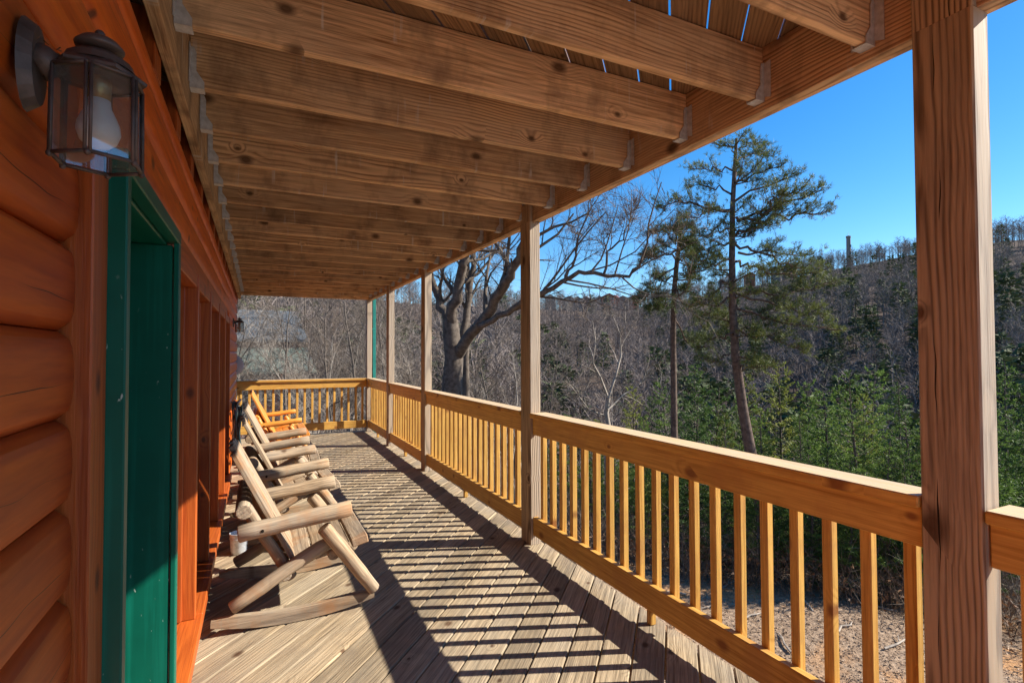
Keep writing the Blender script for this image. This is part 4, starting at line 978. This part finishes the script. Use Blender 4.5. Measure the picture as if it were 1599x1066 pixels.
# ---- houses
def house(name, label, x, y, z, rz, W, D, Hh, roofh, wall, roof, group=None, porch=None, over=.5):
    t = thing(name, label, 'house', (x, y, z), rz, group)
    m = MB(); m.prism([(-W/2, -D/2, -9), (W/2, -D/2, -9), (W/2, -D/2, Hh), (0, -D/2, Hh+roofh), (-W/2, -D/2, Hh)], (0, D, 0)); m.build('wall', M[wall], t)
    rf = None
    for s in (-1, 1):
        m = MB(); e = over; k = roofh/(W/2); a = [(0, -D/2-e, Hh+roofh+.03), (s*(W/2+e), -D/2-e, Hh-e*k+.03), (s*(W/2+e), -D/2-e, Hh-e*k+.2), (0, -D/2-e, Hh+roofh+.22)]
        m.prism(a, (0, D+2*e, 0)); rf = m.build('roof', M[roof], t)
    nw = 3 if W > 8 else 2
    for fy in (-1, 1):
        for i in range(nw):
            for zz_ in ((.9, Hh*.55) if Hh > 4.5 else (1.0,)):
                cx = (i+.5)/nw*W-W/2; m = MB(); y0_ = fy*(D/2+.02); m.box(cx-.55, cx+.55, min(y0_, y0_+fy*.05), max(y0_, y0_+fy*.05), zz_, zz_+1.3); wo = m.build('window', M['cloud_white'], t)
                m = MB(); y1_ = fy*(D/2+.075); m.box(cx-.45, cx+.45, min(y1_, y1_+fy*.02), max(y1_, y1_+fy*.02), zz_+.1, zz_+1.2); m.build('pane', M['pane'], wo)
    if porch:
        m = MB(); m.prism([(-W/2-porch, -D/2-.5, Hh*.5), (-W/2-porch, D/2+.5, Hh*.5), (-W/2-.05, D/2+.5, Hh*.84), (-W/2-.05, -D/2-.5, Hh*.84)], (0, 0, .16)); m.build('porch_roof', M['greenroof'], t)
        for i in range(4): m = MB(); cy = -D/2+i*D/3; m.box(-W/2-porch+.2, -W/2-porch+.4, cy-.1, cy+.1, -3, Hh*.51); m.build('porch_post', M['darkwall'], t)
        for i in range(3):
            cy = (i+.5)/3*D-D/2; m = MB(); m.box(-W/2-.07, -W/2-.02, cy-.6, cy+.6, .4, 1.9); wo = m.build('window', M['cloud_white'], t); m = MB(); m.box(-W/2-.095, -W/2-.075, cy-.5, cy+.5, .5, 1.8); m.build('pane', M['pane'], wo)
    return t
v_ = ray(404, 553); hd = math.hypot(v_.x, v_.y); dist = 46
house('neighbour_house', 'reddish house with grey-green porch roof half hidden by leafless trees past the end rail', v_.x/hd*dist, v_.y/hd*dist, -2.3, rad(97), 7.5, 4.6, 4.9, 2.1, 'redwall', 'slateroof', porch=3.4)
RH = [(860, 'darkwall', 'cabinroof', 9), (888, 'darkwall', 'cabinroof', 8), (903, 'darkwall', 'cabinroof', 9), (918, 'redwall', 'cabinroof', 8), (935, 'darkwall', 'cabinroof', 9), (950, 'brickwall', 'redroof', 11), (962, 'brickwall', 'redroof', 8), (975, 'darkwall', 'cabinroof', 10), (988, 'brickwall', 'cabinroof', 10), (1172, 'brickwall', 'redroof', 9), (1216, 'darkwall', 'cabinroof', 8), (1234, 'darkwall', 'cabinroof', 10)]
for i, (px, wl, rf, W) in enumerate(RH):
    v_ = ray(px, 553); hd = math.hypot(v_.x, v_.y); az = math.degrees(math.atan2(v_.x, v_.y)); dist = float(np.interp(az, _AZT, _RR))-14+6*math.sin(i*2.3); x, y = v_.x/hd*dist, v_.y/hd*dist
    lab = {'redroof': 'orange cabin with a red roof on the skyline ridge', 'cabinroof': 'small dark cabin with grey roof on the skyline ridge' if wl == 'darkwall' else 'warm-walled cabin with grey roof on the skyline ridge'}[rf]
    house('ridge_cabin', lab, x, y, gz(x, y)+4.5, -rad(az)+.4*math.sin(i*1.7), W*.78, 6, 3.4 if i != 5 else 5.5, 2.0, wl, rf, 'cabins along the skyline ridge')
v_ = ray(1328, 553); hd = math.hypot(v_.x, v_.y); dist = 400; x, y = v_.x/hd*dist, v_.y/hd*dist
t = thing('lookout_tower', 'slim dark tower standing on the skyline ridge', 'tower', (x, y, gz(x, y)))
m = MB(); m.lathe([(1.35, -1), (1.25, 19), (1.45, 19.2), (1.45, 20.2), (1.2, 20.4)], 8); m.build('shaft', M['darkwall'], t)
m = MB(); m.lathe([(.15, 20.3), (.08, 22.5)], 6); m.build('mast', M['galv'], t)
for k in range(3): m = MB(); m.box(-.4, .4, -1.5, -1.2, 4+4.5*k, 5.6+4.5*k); m.build('window', M['pane'], t)


for o, a in zip([o for o in bpy.data.objects if o.name.startswith('rocking_chair')], (0, .045, -.035)): o.rotation_euler.z = a
